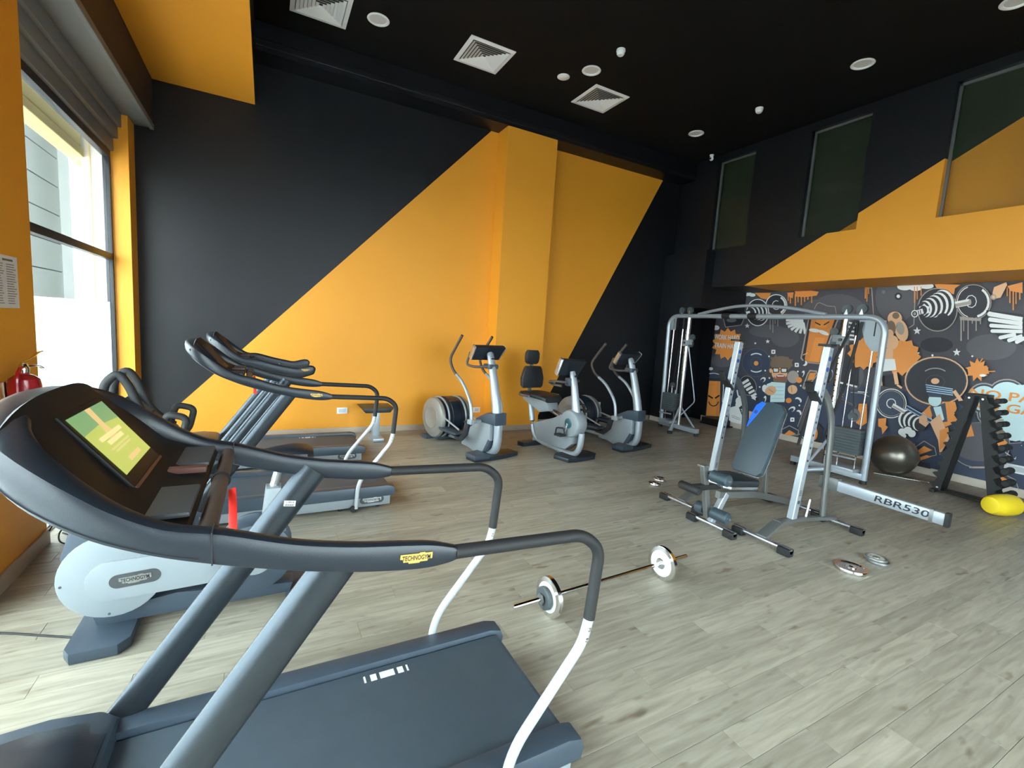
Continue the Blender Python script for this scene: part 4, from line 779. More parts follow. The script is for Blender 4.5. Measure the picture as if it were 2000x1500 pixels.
wall_right = bpy.data.objects['wall_right']
mural_o = mural.build('mural', None, wall_right, smooth=False)
def wtext(body, px, py, h, wid, m):
    y, z = U(px, py); T = frame((XR - .0006 - ML[0] * .00009 - .002, y, z), (0, -1, 0), (0, 0, 1)); text('mural_lettering', body, h, m, mural_o, T, ext=.0004, wid=wid, font_shear=0)
wtext('WORK HARD', 1424, 660, .13, .55, 'mural_L'); wtext('TRAIN HARD', 1424, 676.5, .13, .55, 'mural_L')
wtext('NO PAIN', 1980, 776, .15, .74, 'mural_O'); wtext('NO GAIN', 1980, 799, .15, .74, 'mural_O')
# ------------------------------------------------------------------ cable crossover
t = empty('cable_crossover', (6.45, 4.42, 0)); tag(t, 'tall silver cable crossover frame with arched top bar, in front of the mural', 'cable machine')
def lc(y, z, x=0): return (x, y - 4.42, z)
MB().tube(fil([lc(6.08, .05), lc(6.13, 2.03), lc(2.79, 2.03), lc(2.77, .02)], .22, 9), .036, seg=16).build('main_frame', 'silver', t)
MB().tube(cr([lc(5.50, 2.06), lc(5.15, 2.13), lc(4.75, 2.185), lc(4.35, 2.185), lc(3.9, 2.14), lc(3.47, 2.06)], 6), .024, seg=12).build('arch_bar', 'silver', t)
for y in (4.95, 4.50): MB().tube([lc(y + .07, 2.035), lc(y - .07, 2.035)], .045, seg=12).build('bar_clamp', 'rubber', t)
for s, yc, yo in ((1, 5.68, 6.09), (-1, 3.225, 2.77)):
    col = MB().tube([lc(yc, .08), lc(yc, 2.0)], .036, seg=16).build('guide_column', 'chrome', t)
    mb = MB()
    for i in range(22): mb.lathe([(.009, -.0365), (.009, -.0375)], lc(yc, .25 + i * .07), 0, 8)
    h = mb.build('adjustment_holes', 'ink', col); h['kind'] = 'stuff'
    zz = 1.57 if s > 0 else 1.74
    MB().box(-.055, .055, yc - 4.42 - .05, yc - 4.42 + .05, zz - .06, zz + .05, bev=.01).build('slider', 'silver2', t)
    MB().lathe([(.01, -.02), (.02, -.05), (.02, -.08)], lc(yc, zz), 0, 10).build('pull_pin', 'redcord' if False else 'grip', t)
    for k, (dy, dz) in enumerate(((-.11 * s, .10), (-.09 * s, -.02))):
        mb = MB(); mb.lathe([(.03, -.014), (.052, -.016), (.047, 0), (.052, .016), (.03, .014)], lc(yc + dy, zz + dz), 0, 20); mb.build('pulley', 'black2', t)
    MB().box(-.02, .02, min(yc - 4.42, yc - 4.42 - .12 * s), max(yc - 4.42, yc - 4.42 - .12 * s), zz - .03, zz + .06, bev=.006).build('pulley_bracket', 'silver2', t)
    for dy in (.17, 0): 
        mb = MB(); mb.lathe([(.035, -.014), (.058, -.018), (.052, 0), (.058, .018), (.035, .014)], lc(yc + dy * s + (.0 if s > 0 else -.0), 2.125), 0, 22); mb.build('top_pulley', 'black2', t)
        MB().prism([(yc - 4.42 + dy * s - .03, 2.04), (yc - 4.42 + dy * s + .03, 2.04), (yc - 4.42 + dy * s, 2.13)], 0, -.022, .022).build('pulley_plate', 'alu', t)
    # weight stack between two guide rods
    y0, y1 = sorted((yc + .08 * s, yo - .06 * s)); ym = (y0 + y1) / 2
    for yy in (ym - .10, ym + .10): MB().tube([lc(yy, .16), lc(yy, 1.98)], .0095, seg=8).build('guide_rod', 'chrome', t)
    for yy in (ym - .10, ym + .10): MB().tube([lc(yy, 1.80), lc(yy, 1.98)], .015, seg=8).build('rod_collar', 'rubber', t)
    n = 9
    for i in range(n): MB().box(-.09, .09, y0 - 4.42, y1 - 4.42, .34 + i * .035, .34 + i * .035 + .0335, bev=.003, seg=1).build('weight_plate', 'black2', t)
    MB().tube([lc(ym, .66), lc(ym, .78)], .014, seg=8).build('selector_stem', 'chrome', t)
    mb = MB(); mb.lathe([(.03, -.012), (.05, -.015), (.045, 0), (.05, .015), (.03, .012)], lc(ym, .80), 0, 20); mb.build('travel_pulley', 'black2', t)
    for pts in ([lc(ym, .84), lc(yc + .09 * s, 2.1)], [lc(yc - .05 * s, 2.12), lc(yc - .05 * s, zz + .10)], [lc(yc - .11 * s, zz + .04), lc(yc - .12 * s, zz - .05)]): MB().tube(pts, .006, seg=6).build('cable', 'rubber', t)
    MB().prism([(yo - 4.42 - .30 * s, 1.99), (yo - 4.42 - .02 * s, 1.99), (yo - 4.42 - .02 * s, 1.62), (yo - 4.42 - .12 * s, 1.62), (yo - 4.42 - .2 * s, 1.72)] if s < 0 else [(yo - 4.42 - .12, 1.99), (yo - 4.42 - .02, 1.99), (yo - 4.42 - .02, 1.78), (yo - 4.42 - .12, 1.78)], 0, -.012, .012).build('corner_plate', 'silver2', t)
    mb = MB(); mb.box(-.05, .05, min(yo, yc - .42 * s) - 4.42, max(yo, yc - .42 * s) - 4.42, .05, .13, bev=.012); bs = mb.build('base_beam', 'silver', t)
    for k in (-1, 1):
        e = (.30 * k, yc - .10 * s - 4.42, .04); MB().tube([lc(yc + .12 * s, .10), e], .034, seg=12).build('base_leg', 'silver', t)
        MB().lathe([(.04, 0), (.045, .006), (.045, .04), (.03, .05)], (e[0], e[1], 0), 2, 14).build('foot', 'rubber', t)
        b2 = (.30 * k, yc - .1 * s - 4.42, .06); MB().tube([lc(yc, .46, .0), b2], .017, seg=10).build('brace', 'silver', t)
    MB().lathe([(.03, 0), (.036, .006), (.036, .05)], lc(yc - .40 * s, 0), 2, 14).build('foot', 'rubber', t)
    MB().lathe([(.036, 0), (.04, .006), (.036, .05)], lc(yo, 0), 2, 14).build('foot', 'rubber', t)
    if s > 0:
        MB().tube(fil([lc(yc, .26), lc(yc - .30, .58), lc(yc - .27, .70), lc(yc - .05, 1.50)], .05, 4), .009, seg=8).build('handle_arm', 'silver', t)
        MB().tube(fil([lc(yc + .33, .30), lc(yc + .13, .50), lc(yc + .14, .72)], .05, 4), .009, seg=8).build('handle_arm', 'silver', t)
    else:
        MB().tube([lc(3.10, 1.97, -.05), lc(3.36, .80, -.28), lc(3.40, .35, -.35)], .011, seg=8, r2=.02).build('strap', 'rubber', t)
        MB().tube([lc(3.02, 1.97, -.04), lc(3.10, 1.2, -.06), lc(3.22, .52, -.08)], .013, seg=8, r2=.02).build('strap', 'rubber', t)
        MB().tube([lc(3.3, 1.45, -.05), lc(3.31, 1.18, -.05)], .02, seg=8).build('handle', 'rubber', t)
        MB().tube([lc(3.0, .93, .06), lc(3.32, 1.02, -.02)], .014, seg=8).build('short_bar', 'alu', t)
    MB().box(-.14, .14, y0 - 4.42, y1 - 4.42, .13, .17, bev=.006).build('stack_base', 'silver', t)
    MB().tube([lc(y0, .30, -.12), lc(y1, .29, -.12)], .012, seg=8).build('stack_guard', 'silver', t)

# ------------------------------------------------------------------ squat rack
t = empty('squat_rack', (4.0, 2.585, 0)); tag(t, 'silver squat rack, two leaning uprights with numbered holes and a long lettered crossbar', 'squat rack')
def bar(mb, a, b_, w, h, m=None, up=(0, 0, 1)):
    """rectangular steel section from a to b"""
    a, b_ = Vector(a), Vector(b_); d = (b_ - a).normalized(); up = Vector(up); u = (up - d * up.dot(d)).normalized(); s_ = d.cross(u)
    rows = [[p + s_ * (w / 2 * i) + u * (h / 2 * j) for i, j in ((-1, -.8), (-.8, -1), (.8, -1), (1, -.8), (1, .8), (.8, 1), (-.8, 1), (-1, .8))] for p in (a, b_)]
    return mb.loft(rows, m)
for s in (-1, 1):
    y = .415 * s
    mb = MB(); mb.tube([(-.44, y - .25, .045), (-.44, y + .25, .045)], .021, seg=14); ff = mb.build('front_foot', 'alu', t)
    for e in (-1, 1): MB().box(-.475, -.405, y + .25 * e - (.10 if e > 0 else 0), y + .25 * e + (.10 if e < 0 else 0), 0, .062, bev=.012).build('foot_cap', 'rubber', ff)
    mb = MB(); mb.tube([(.62, y - .25, .045), (.62, y + .17, .045)], .021, seg=14); rf = mb.build('rear_foot', 'alu', t)
    for e in (-1, 1): MB().box(.585, .655, y + (.17 if e > 0 else -.25) - (.10 if e > 0 else 0), y + (.17 if e > 0 else -.25) + (.10 if e < 0 else 0), 0, .062, bev=.012).build('foot_cap', 'rubber', rf)
    mb = MB(); bar(mb, (-.44, y, .06), (-.23, y, .155), .085, .03); bar(mb, (-.25, y, .15), (.05, y, .145), .075, .035); bar(mb, (.03, y, .145), (.62, y, .075), .06, .035); mb.build('base_rail', 'greytube', t)
    mb = MB(); bar(mb, (-.05, y, .15), (.14, y, 1.62), .055, .07, up=(1, 0, 0)); o = mb.build('lower_upright', 'silver', t)
    mb = MB(); bar(mb, (.145, y, 1.05), (.215, y, 1.655), .042, .055, up=(1, 0, 0))
    up = o
    d = Vector((.19, 0, 1.47)).normalized(); fr = Vector((-d.z, 0, d.x))
    T0 = lambda k: Vector((-.05, y - .0285, .15)) + d * k
    for i in range(9):
        p = T0(.52 + i * .11)
        mb = MB(); mb.lathe([(.011, .0), (.011, -.001)], (p.x, p.y, p.z), 1, 10); mb.build('hole', 'ink', up, smooth=False)
        q = T0(.57 + i * .11); text('hole_number', str(9 - i) if i else '9', .03, 'bluedot', up, frame((q.x, q.y - .0008, q.z), (1, 0, 0), (0, 0, 1)), ext=.0003)
    for k in (1.30, 1.39): q = T0(k); mb = MB(); mb.lathe([(.019, 0), (.019, -.002)], (q.x, q.y, q.z), 1, 14); mb.build('blue_stud', 'bluedot', up)
    q = T0(.24); text('upright_marking', '530', .035, 'dkgrey', up, frame((q.x, q.y - .0008, q.z), (.12, 0, .99), (-.99, 0, .12)), ext=.0003)
    mb = MB(); mb.lathe([(.016, 0), (.016, -.002)], tuple(T0(.16)), 1, 14); mb.build('upright_emblem', 'dkgrey', up)
    mb = MB(); mb.box(.07, .16, y - .05, y + .05, 1.63, 1.65, bev=.004); mb.build('top_cap', 'rubber', t)
    # rear leg, bent in at the top
    MB().tube(cr([(.07, y, 1.27), (.17, y, 1.24), (.26, y, 1.15), (.34, y, 1.0), (.37, y, .85), (.39, y, .6), (.43, y, .12)], 5), .022, seg=10, r2=.036, up=(1, 0, 0)).build('rear_leg', 'dkgrey' if s > 0 else 'greytube', t)
    mb = MB(); bar(mb, (-.02, y, 1.25), (.09, y, 1.15), .07, .03); bar(mb, (-.035, y, 1.25), (-.075, y, 1.33), .06, .02, up=(1, 0, 0)); mb.build('bar_hook', 'rubber', t)
    MB().tube([(.16, y, .135), (.19, y, .30)], .011, seg=10).build('pin_post', 'alu', t)
mb = MB(); bar(mb, (.43, -.36, .43), (.43, -1.24, .415), .05, .09); cb = mb.build('crossbar', 'silver', t)
mb = MB(); bar(mb, (.43, -1.235, .415), (.43, -1.26, .415), .056, .106); mb.build('end_cap', 'rubber', cb)
mb = MB(); bar(mb, (.43, -1.17, .415), (.43, -1.145, .415), .055, .105); mb.build('bar_collar', 'greytube', cb)
mb = MB(); bar(mb, (.43, -.36, .43), (.43, -.51, .43), .062, .115); mb.build('rail_sleeve', 'greytube', t)
T = frame((.43 - .0262, -.965, .4185), (0, -1, -.008), (0, 0, 1))
text('crossbar_lettering', 'RBR530', .072, 'ink', cb, T, ext=.0004, wid=.36, font_shear=.1)

# ------------------------------------------------------------------ adjustable bench
t = empty('weight_bench', (3.75, 2.53, 0)); tag(t, 'adjustable weight bench with raised grey back pad and blue corner, inside the squat rack', 'bench')
mb = MB(); mb.tube([(-.35, -.24, .045), (-.35, .24, .045)], .021, seg=14); ff = mb.build('front_foot', 'alu', t)
for e in (-1, 1): tag(MB().box(-.385, -.315, .24 * e - (.10 if e > 0 else 0), .24 * e + (.10 if e < 0 else 0), 0, .062, bev=.012).build('foot_cap', 'rubber', ff))
MB().box(-.383, -.317, .16, .235, -.0, .03, bev=.006).build('blue_foot_sticker', 'blue', ff)
mb = MB(); mb.tube([(.95, -.22, .04), (.95, .33, .04)], .021, seg=14); rf = mb.build('rear_foot', 'alu', t)
for e in (-1, 1): MB().box(.915, .985, (.33 if e > 0 else -.22) - (.09 if e > 0 else 0), (.33 if e > 0 else -.22) + (.09 if e < 0 else 0), 0, .06, bev=.012).build('foot_cap', 'rubber', rf)
mb = MB(); bar(mb, (-.35, 0, .06), (-.20, 0, .30), .05, .06, up=(1, 0, 0)); mb.build('front_leg', 'silver', t)
mb = MB(); bar(mb, (-.30, 0, .30), (.20, 0, .25), .045, .06); bar(mb, (.2, 0, .25), (.95, 0, .06), .045, .06); mb.build('spine', 'greytube', t)
mb = MB(); bar(mb, (.36, 0, .22), (.33, 0, .52), .04, .04, up=(1, 0, 0)); mb.build('back_support', 'greytube', t)
# knee roller post
mb = MB(); bar(mb, (-.405, .0, .12), (-.52, .0, .575), .045, .055, up=(1, 0, 0)); kp = mb.build('roller_post', 'greytube', t)
MB().box(-.56, -.49, -.035, .035, .57, .585, bev=.004).build('post_cap', 'greytube', kp)
for (x, z, y0, y1) in ((-.46, .50, -.21, -.04), (-.40, .17, -.20, -.04), (-.40, .17, .04, .12)):
    mb = MB(); mb.lathe([(.04, min(y0, y1)), (.05, min(y0, y1) + .012), (.05, max(y0, y1) - .012), (.04, max(y0, y1))], (x, 0, z), 1, 20); mb.build('foam_roller', 'teal', t)
MB().tube([(-.40, -.21, .17), (-.40, .13, .17)], .012, seg=8).build('roller_bar', 'alu', t)
MB().tube([(-.46, -.22, .50), (-.46, .03, .50)], .012, seg=8).build('roller_bar', 'alu', t)
mb = MB(); bar(mb, (-.30, 0, .38), (-.66, 0, .40), .05, .05); mb.build('leg_lever', 'rubber', t)
mb = MB(); mb.lathe([(.03, -.10), (.035, -.09), (.035, .09), (.03, .10)], (-.66, 0, .40), 1, 14); mb.build('lever_end', 'rubber', t)
# seat
T = frame((-.14, 0, .405), (1, 0, -.10), (0, 1, 0))
sp = [(-.24, -.10), (-.20, -.15), (.14, -.165), (.19, -.13), (.20, 0), (.19, .13), (.14, .165), (-.20, .15), (-.24, .10)]
mb = MB(); mb.prism(sp, 2, -.004, .05, bev=.016); o = mb.build('seat_pad', 'leather', t); o.data.transform(T)
mb = MB(); mb.prism([(x * .98, y * .98) for x, y in sp], 2, -.03, -.004, bev=.006); o = mb.build('seat_board', 'alu', t); o.data.transform(T)
# back pad
lo, hi = Vector((.065, 0, .445)), Vector((.335, 0, 1.07)); ex = (hi - lo).normalized(); T = frame(lo, ex, (0, 1, 0)); L_ = (hi - lo).length
bp = [(0.0, -.11), (.04, -.145), (L_ * .3, -.15), (L_ - .05, -.135), (L_, -.095), (L_ + .01, 0), (L_, .095), (L_ - .05, .135), (L_ * .3, .15), (.04, .145), (0, .11)]
mb = MB(); mb.prism(bp, 2, -.0, .055, bev=.018); o = mb.build('back_pad', 'teal', t); o.data.transform(T)
sgn = 1 if (T.to_3x3() @ Vector((0, 0, 1))).x < 0 else -1
zt = .0555
bl = [(L_ * .62, .1325), (L_ * .80, .085), (L_ * .98, .045), (L_ - .0, .085), (L_ - .045, .128), (L_ * .8, .140), (L_ * .62, .142)]
mb = MB(); mb.prism(bl, 2, .01, zt + .003, bev=.003); q = mb.build('blue_corner', 'blue', o, smooth=False); q.data.transform(T)
mb = MB(); mb.lathe([(.018, zt + .003), (.018, zt + .005)], (L_ * .84, .105, 0), 2, 14); q = mb.build('corner_emblem', 'bluedot', o); q.data.transform(T)
mb = MB(); mb.prism([(x, y * .97) for x, y in bp], 2, -.02, -.001, bev=.005); q = mb.build('back_board', 'alu', t); q.data.transform(T)

# ------------------------------------------------------------------ free weights on the floor
def plate(name, loc, r, th, label, group, m='chrome', rot=None, hub='alu', tilt=None):
    o = empty(name, loc); tag(o, label, 'weight plate', group)
    mb = MB(); mb.lathe([(.014, 0), (r * .30, 0), (r * .34, th * .3), (r * .78, th * .3), (r * .84, 0), (r * .97, 0), (r, th * .25), (r, th * .75), (r * .97, th), (r * .84, th), (r * .78, th * .7), (r * .34, th * .7), (r * .30, th), (.014, th), (.014, 0)], (0, 0, 0), 2, 40); d = mb.build('disc', m, o)
    mb = MB(); mb.lathe([(r * .36, th * .31), (r * .77, th * .31), (r * .77, th * .71), (r * .36, th * .71), (r * .36, th * .31)], (0, 0, 0), 2, 36); mb.build('disc_face', hub, o)
    text('raised_lettering', '5 KG', r * .2, 'greytube', o, Matrix.Translation((0, r * .56, th * .72)), ext=.0006)
    if tilt: o.rotation_euler = tilt
    return o
bar_t = empty('barbell', (1.87, 2.05, 0), 2.8); tag(bar_t, 'chrome barbell with a white-faced plate at each end, lying on the floor', 'barbell')
bm_ = MB(); bm_.tube([(-.69, 0, .113), (.72, 0, .113)], .0125, seg=14); bm_.build('bar', 'chrome', bar_t)
for s, x in ((-1, -.45), (1, .48)):
    mb = MB(); mb.tube([((x + .03 * s), 0, .113), (x + (.235 * s), 0, .113)], .0138, seg=14); mb.build('threaded_sleeve', 'chrome', bar_t)
    mb = MB(); mb.lathe([(.014, -.016), (.10, -.016), (.113, -.012), (.113, .012), (.10, .016), (.014, .016)], (x, 0, .113), 0, 44); d = mb.build('end_plate', 'chrome', bar_t)
    mb = MB(); mb.lathe([(.036, -.0172), (.085, -.0172), (.085, .0172), (.036, .0172)], (x, 0, .113), 0, 40); mb.build('plate_face', 'white', d)
    mb = MB(); mb.lathe([(.014, -.006), (.03, -.006), (.036, 0), (.03, .006), (.014, .006)], (x - .022 * s, 0, .113), 0, 24); mb.build('collar', 'alu', d)
tag(MB().lathe([(.014, -.014), (.058, -.014), (.064, -.009), (.064, .009), (.058, .014), (.014, .014)], (-.485, 0, .113), 0, 36).build('small_plate', 'black2', bar_t), 'small dark grey plate outside the near end plate')
tag(MB().lathe([(.014, -.006), (.034, -.006), (.014, .006)], (-.505, 0, .113), 0, 6).build('star_nut', 'greytube', bar_t), 'grey star nut')
plate('weight_plate', (3.815, 1.63, 0), .108, .028, 'larger chrome plate lying flat on the floor in front of the squat rack', 'loose weight plates on the floor')
plate('weight_plate', (4.165, 1.61, 0), .075, .022, 'dull small plate at the bottom of the pair right of the large chrome plate', 'loose weight plates on the floor', m='greytube', hub='greytube')
plate('weight_plate', (4.155, 1.62, .0225), .072, .022, 'dull small plate on top of the pair right of the large chrome plate', 'loose weight plates on the floor', m='greytube', hub='base')
plate('weight_plate', (3.80, 3.58, 0), .068, .022, 'small chrome plate on the floor, left one of the two far from the rack', 'loose weight plates on the floor', hub='tapebrown')
plate('weight_plate', (3.98, 3.68, 0), .08, .022, 'small chrome plate on the floor, right one of the two left of the bench', 'loose weight plates on the floor')
o = MB().lathe([(.0, 0), (.05, .005), (.12, .035), (.19, .09), (.24, .17), (.268, .27), (.24, .37), (.19, .45), (.12, .505), (.05, .535), (.0, .54)], (0, 0, 0), 2, 48).build('exercise_ball', 'ball', None, loc=(7.38, 2.87, 0)); tag(o, 'shiny grey exercise ball resting on the floor against the mural wall', 'exercise ball')
o = MB().tube([(0, .29, .014), (0, -.27, .014)], .0135, seg=12).build('bar_rod', 'chrome', None, loc=(7.30, 2.72, 0)); o.rotation_euler = (0, 0, R(28)); o.name = 'weight_bar'; tag(o, 'thin chrome bar lying on the floor beside the exercise ball', 'bar')
# ------------------------------------------------------------------ dumbbell rack
t = empty('dumbbell_rack', (7.10, 2.06, 0)); tag(t, 'black A-frame dumbbell rack with stepped cradles, before the mural', 'dumbbell rack')
for s, yb, yt in ((1, .225, .075), (-1, -.25, -.02)):
    for k, x in enumerate((0, .17)):
        out = []
        n = 9
        for i in range(n):
            f0, f1 = i / n, (i + 1) / n; y0, z0 = yb + (yt - yb) * f0, .05 + 1.13 * f0; y1, z1 = yb + (yt - yb) * f1, .05 + 1.13 * f1
            out += [(y0 + .030 * s, z0), (y0 + .085 * s, z0 + .045), (y0 + .070 * s, z0 + .06), (y0 + .04 * s, z0 + .07)]
        poly = out + [(yt + .03 * s, 1.20), (yt - .03 * s, 1.20), (yb - .03 * s, .03), (yb + .03 * s, .03)]
        mb = MB(); mb.prism(poly, 0, x - .016, x + .016); mb.build('cradle_plate', 'blackp', t, smooth=False)
    MB().box(.0, .17, yb - .018, yb + .018, .16, .20, bev=.004).build('cross_brace', 'blackp', t)
    MB().box(-.10, .28, yb - .025 + .02 * s, yb + .025 + .02 * s, .0, .04, bev=.008).build('base_foot', 'rubber', t)
    MB().lathe([(.012, -.022), (.012, -.017)], (0, yb, .06), 0, 10).build('bolt', 'chrome', t)
MB().box(-.02, .19, -.06, .12, 1.185, 1.215, bev=.006).build('top_plate', 'blackp', t)
for q in (.085, -.03): MB().lathe([(.010, -.024), (.012, -.018), (.012, -.012)], (0, q, 1.165), 0, 10).build('bolt', 'chrome', t)
MB().box(-.015, .185, -.25, .23, .018, .030, bev=.004).build('base_bar', 'blackp', t)
db = None
for i in range(9):
    f = (8 - i) / 9 + .02; yy = 2.06 - .25 + (.23) * f - .125; zz = .05 + 1.13 * f + .085
    r = .052 - .0022 * (8 - i) if True else .04
    lab = 'black hand weight on the right side of the rack, ' + ('topmost', 'second from the top', 'third from the top', 'fourth from the top', 'middle of the nine', 'fourth from the bottom', 'third from the bottom', 'second from the bottom', 'lowest')[i]
    tt = empty('dumbbell', (7.185, yy + .02, zz)); tag(tt, lab, 'dumbbell', 'hand weights on the rack')
    MB().tube([(-.07, 0, 0), (.07, 0, 0)], .013, seg=10).build('handle', 'chrome', tt)
    rr = .030 + .0012 * i
    for e in (-1, 1):
        x0, x1 = sorted((.035 * e + .06 * e, .035 * e)); MB().lathe([(rr * .8, x0 - .01), (rr, x0), (rr, x1 - .0), (rr * .8, x1 + .0)], (0, 0, 0), 0, 12).build('weight_head', 'rubber', tt)
# ------------------------------------------------------------------ yellow foam block and dark roller beside it
o = MB(); rows = []
for (x, r_) in ((-.15, .05), (-.14, .075), (-.10, .09), (.0, .10), (.11, .10), (.15, .095)):
    rows.append([Vector((x, r_ * 1.1 * math.cos(R(a)), .113 + r_ * 1.12 * math.sin(R(a)))) for a in range(0, 360, 15)])
o.loft(rows); o = o.build('foam_roller', 'yellow', None, loc=(6.77, 1.66, 0)); o.rotation_euler = (0, 0, R(-18)); tag(o, 'short fat yellow foam roller on the floor beside the dumbbell rack', 'foam roller')
o = MB().box(-.16, .16, -.10, .10, 0, .13, bev=.02).build('exercise_step', 'blackp', None, loc=(7.25, 1.44, 0)); tag(o, 'black step block on the floor behind the yellow roller', 'step block')
o = MB(); o.box(-.55, .0, -.14, .14, 0, .02, bev=.006); o.box(-.50, -.02, -.12, .12, .02, .13, bev=.02); o = o.build('storage_box', 'blackp', None, loc=(7.93, 5.90, 0)); o.rotation_euler = (0, 0, R(90)); tag(o, 'low black box on the floor under the left end of the mural', 'box')
o.location = (7.80, 6.22, 0)
# ------------------------------------------------------------------ low bench against the orange wall
t = empty('flat_bench', (1.31, 6.32, 0)); tag(t, 'small black-topped bench on a silver post against the orange wall', 'bench')
mb = MB(); mb.prism([(-.215, .455), (.215, .455), (.165, .39), (-.155, .39)], 1, -.20, .20, bev=.015); mb.build('pad', 'leather', t)
MB().box(-.035, .06, -.05, .03, .04, .39, bev=.008).build('post', 'silver', t); MB().box(-.06, .09, -.22, .22, 0, .045, bev=.01).build('base', 'silver', t)
# ------------------------------------------------------------------ wall and ceiling fittings
def socket(x, z, w_, h, label, wall='back', y=0, sw=1):
    if wall == 'back': T = frame((x, YB - .0015, z), (1, 0, 0), (0, 0, 1)); 
    else: T = frame((XR - .022, y, z), (0, -1, 0), (0, 0, 1))
    mb = MB(); mb.box(-w_ / 2, w_ / 2, -h / 2, h / 2, 0, .009 if wall == 'back' else .02, bev=.002, T=T); o = mb.build('wall_socket', 'white', None); tag(o, label, 'socket', 'white wall sockets')
    for k in range(sw):
        cx = -w_ / 2 + w_ * (k + .5) / sw; mb = MB(); mb.box(cx - w_ / sw * .33, cx + w_ / sw * .33, -h * .3, h * .3, .008 if wall == 'back' else .019, .0115 if wall == 'back' else .0225, bev=.001, seg=1, T=T); mb.build('socket_insert', 'alu_paint', o)
    return o
socket(.94, .325, .14, .085, 'white wall socket low on the orange wall, above the farthest treadmill'); socket(2.94, .285, .22, .085, 'double white wall socket behind the left elliptical', sw=2); socket(5.43, .322, .15, .09, 'white wall socket low on the black wall behind the right elliptical'); socket(0, .33, .22, .10, 'white surface socket on the mural, right of the dumbbell rack', 'right', 1.87)
def vent(x, y, label):
    t = empty('ceiling_vent', (x, y, ZC)); tag(t, label, 'vent', 'square white ceiling vents'); q = .285
    def sq(mb, a, b_, z0, z1): 
        P = [(-a, -a), (a, -a), (a, a), (-a, a)]; Q = [(-b_, -b_), (b_, -b_), (b_, b_), (-b_, b_)]
        mb.add([(x_, y_, z0) for x_, y_ in P] + [(x_, y_, z1) for x_, y_ in Q], [[0, 1, 5, 4], [1, 2, 6, 5], [2, 3, 7, 6], [3, 0, 4, 7]])
    mb = MB(); sq(mb, q, q - .045, -.010, -.016); sq(mb, q, q, -.010, -.0005); sq(mb, q - .045, q - .05, -.016, -.001); mb.build('vent_frame', 'white', t, smooth=False)
    MB().box(-q + .05, q - .05, -q + .05, q - .05, -.003, -.0012)  .build('vent_backing', 'dkgrey', t, smooth=False)
    for k in range(6):
        a = q - .055 - k * .036; mb = MB(); sq(mb, a, a - .033, -.020, -.006); mb.build('louvre', 'white', t, smooth=False)
    return t
vent(2.31, 5.53, 'square white ceiling vent nearest the middle of the ceiling, left of the round detectors'); vent(4.08, 5.55, 'square white ceiling vent above the right end of the orange wall'); vent(.50, 5.68, 'square white ceiling vent cut by the top edge of the photo')
def downlight(x, y, label):
    t = empty('downlight', (x, y, ZC)); tag(t, label, 'ceiling light', 'round recessed ceiling lights, switched off')
    MB().lathe([(.112, -.0005), (.118, -.008), (.105, -.016), (.088, -.012), (.085, -.002)], (0, 0, 0), 2, 36).build('trim_ring', 'white', t); MB().lathe([(.086, -.002), (.05, -.0035), (.0, -.004)], (0, 0, 0), 2, 30).build('diffuser', 'glow', t)
for x, y, l in ((1.07, 5.58, 'leftmost round ceiling light, between two square vents'), (3.55, 5.05, 'round ceiling light beside the flat white disc in the middle of the ceiling'), (5.97, 3.20, 'round ceiling light above the second high window'), (5.96, 5.51, 'round ceiling light above the corner near the first high window'), (6.0, 1.98, 'round ceiling light at the top right corner of the photo')): downlight(x, y, l)
o = MB().lathe([(.0, -.012), (.07, -.012), (.08, -.006), (.08, -.0005)], (0, 0, 0), 2, 30).build('ceiling_speaker', 'white', None, loc=(3.35, 5.37, ZC)); tag(o, 'small flat white disc on the ceiling, left of the middle round light', 'speaker')
for (x, y, l) in ((3.57, 4.53, 'white smoke detector above the middle round ceiling light'), (6.0, 4.475, 'white smoke detector between the round lights near the high windows')):
    t = empty('smoke_detector', (x, y, ZC)); tag(t, l, 'smoke detector', 'white smoke detectors')
    MB().lathe([(.05, -.0005), (.052, -.02), (.05, -.024)], (0, 0, 0), 2, 24).build('mount', 'white', t); MB().lathe([(.046, -.024), (.045, -.045), (.032, -.062), (.0, -.066)], (0, 0, 0), 2, 24).build('sensor_head', 'white', t)
t = empty('security_camera', (6.86, 5.94, ZC)); tag(t, 'small white security camera hanging from the ceiling in the far corner', 'camera')
MB().lathe([(.035, -.0005), (.035, -.02), (.028, -.02), (.028, -.05)], (0, 0, 0), 2, 18).build('mount', 'white', t); MB().lathe([(.032, -.045), (.034, -.075), (.02, -.095), (.0, -.10)], (0, 0, 0), 2, 18).build('housing', 'white', t); MB().box(-.04, -.028, -.02, .02, -.085, -.055, bev=.004).build('lens', 'ink', t)
# ------------------------------------------------------------------ fire extinguisher and notice on the near column
t = empty('fire_extinguisher', (-1.19, 3.52, .72)); tag(t, 'red fire extinguisher with a white label hanging on the orange column', 'fire extinguisher')
MB().lathe([(.0, 0), (.06, .004), (.07, .02), (.07, .40), (.063, .435), (.04, .455), (.022, .462), (.022, .475), (.0, .475)], (0, 0, 0), 2, 32).build('cylinder', 'red', t)
MB().lathe([(.024, .47), (.024, .50), (.015, .52), (.0, .522)], (0, 0, 0), 2, 16).build('valve', 'chrome', t)
for nm, P in (('squeeze_lever', [(-.01, 0, .525), (.02, .03, .545), (.035, .08, .575), (.04, .115, .58)]), ('carry_handle', [(-.01, 0, .50), (.02, .03, .505), (.035, .08, .50), (.04, .115, .485)])): MB().tube(cr(P, 4), .011, seg=8, r2=.005).build(nm, 'chrome', t)
MB().tube(cr([(0, -.01, .50), (0, -.05, .49), (.0, -.085, .44), (.0, -.09, .25), (0, -.085, .08)], 5), .010, seg=8).build('hose', 'red', t)
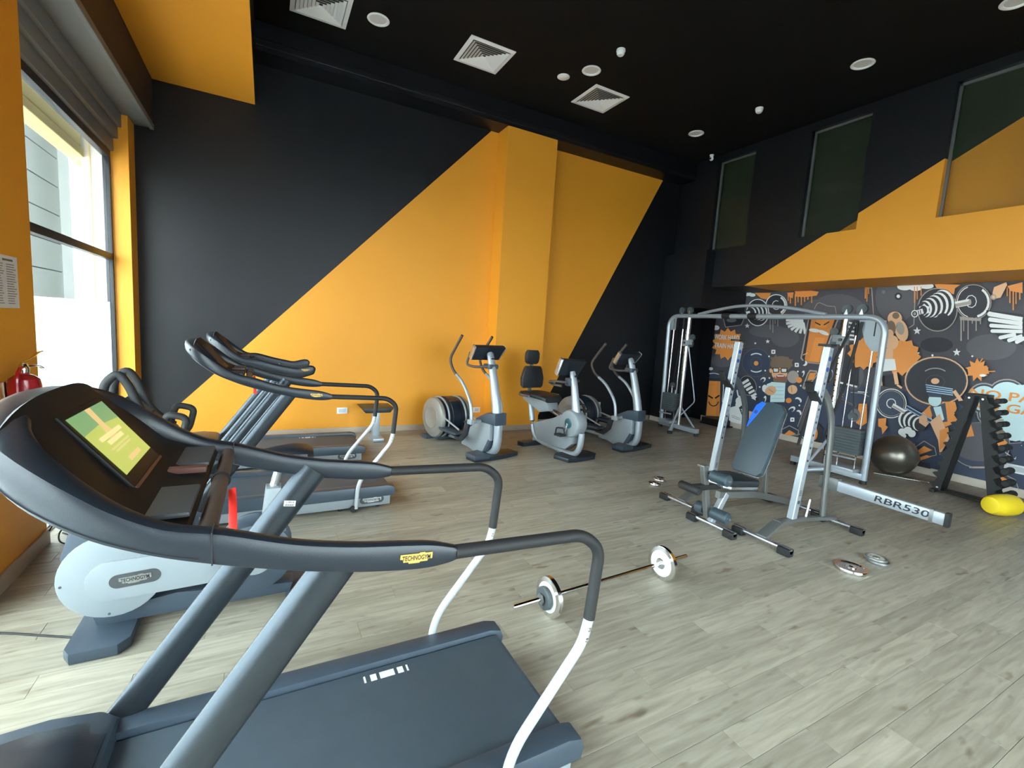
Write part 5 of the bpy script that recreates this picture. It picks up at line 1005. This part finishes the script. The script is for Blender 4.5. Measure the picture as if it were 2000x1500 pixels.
rows = [[Vector((.0712 * math.cos(R(a)), .0712 * math.sin(R(a)), z)) for a in range(-75, 16, 10)] for z in (.20, .345)]
MB().loft(rows, caps=False, ring=False).build('white_label', 'label', t)
MB().box(-.089, -.072, -.025, .025, .30, .42, bev=.004).build('wall_bracket', 'chrome', t)
t = MB(); t.box(XL + .0005, XL + .0025, 3.48, 3.775, 1.54, 1.83); o = t.build('paper_notice', 'label', None, smooth=False); tag(o, 'white printed notice stuck on the orange column above the extinguisher', 'notice')
random.seed(3)
tx = MB(); tx.add([(XL + .003, 3.60, 1.80), (XL + .003, 3.72, 1.80), (XL + .003, 3.72, 1.812), (XL + .003, 3.60, 1.812)], [[0, 1, 2, 3]])
for i in range(17):
    z = 1.785 - i * .0135
    for a, b_ in ((3.50, 3.615), (3.64, 3.755)):
        e = b_ - random.random() * .04; tx.add([(XL + .003, a, z), (XL + .003, e, z), (XL + .003, e, z - .005), (XL + .003, a, z - .005)], [[0, 1, 2, 3]])
l = tx.build('printed_lines', 'greytube', o, smooth=False); l['kind'] = 'stuff'
# cables on the floor by the window
o = MB().tube(cr([(-1.26, 3.95, .09), (-1.20, 4.0, .20), (-1.12, 3.98, .22), (-1.07, 3.95, .10), (-1.12, 3.9, .012), (-1.2, 3.93, .012), (-1.22, 4.0, .06), (-1.14, 4.04, .14), (-1.12, 4.0, .01), (-1.24, 4.1, .01)], 6), .005, seg=6).build('power_cable', 'rubber', None); tag(o, 'loop of black cable at the foot of the orange column', 'cable')
o = MB().tube(cr([(-1.25, 2.95, .006), (-1.1, 2.9, .006), (-.95, 2.82, .006), (-.82, 2.75, .006), (-.74, 2.70, .006)], 6), .005, seg=6).build('floor_cable', 'rubber', None); tag(o, 'thin black cable on the floor running under the grey upright bike', 'cable')
o = MB().tube(cr([(-1.30, 4.35, .016), (-1.15, 4.3, .006), (-1.0, 4.22, .006), (-.85, 4.2, .006), (-.6, 4.2, .006)], 6), .006, seg=6).build('floor_cable', 'rubber', None); tag(o, 'thin black cable on the floor from the window towards the middle treadmill', 'cable')
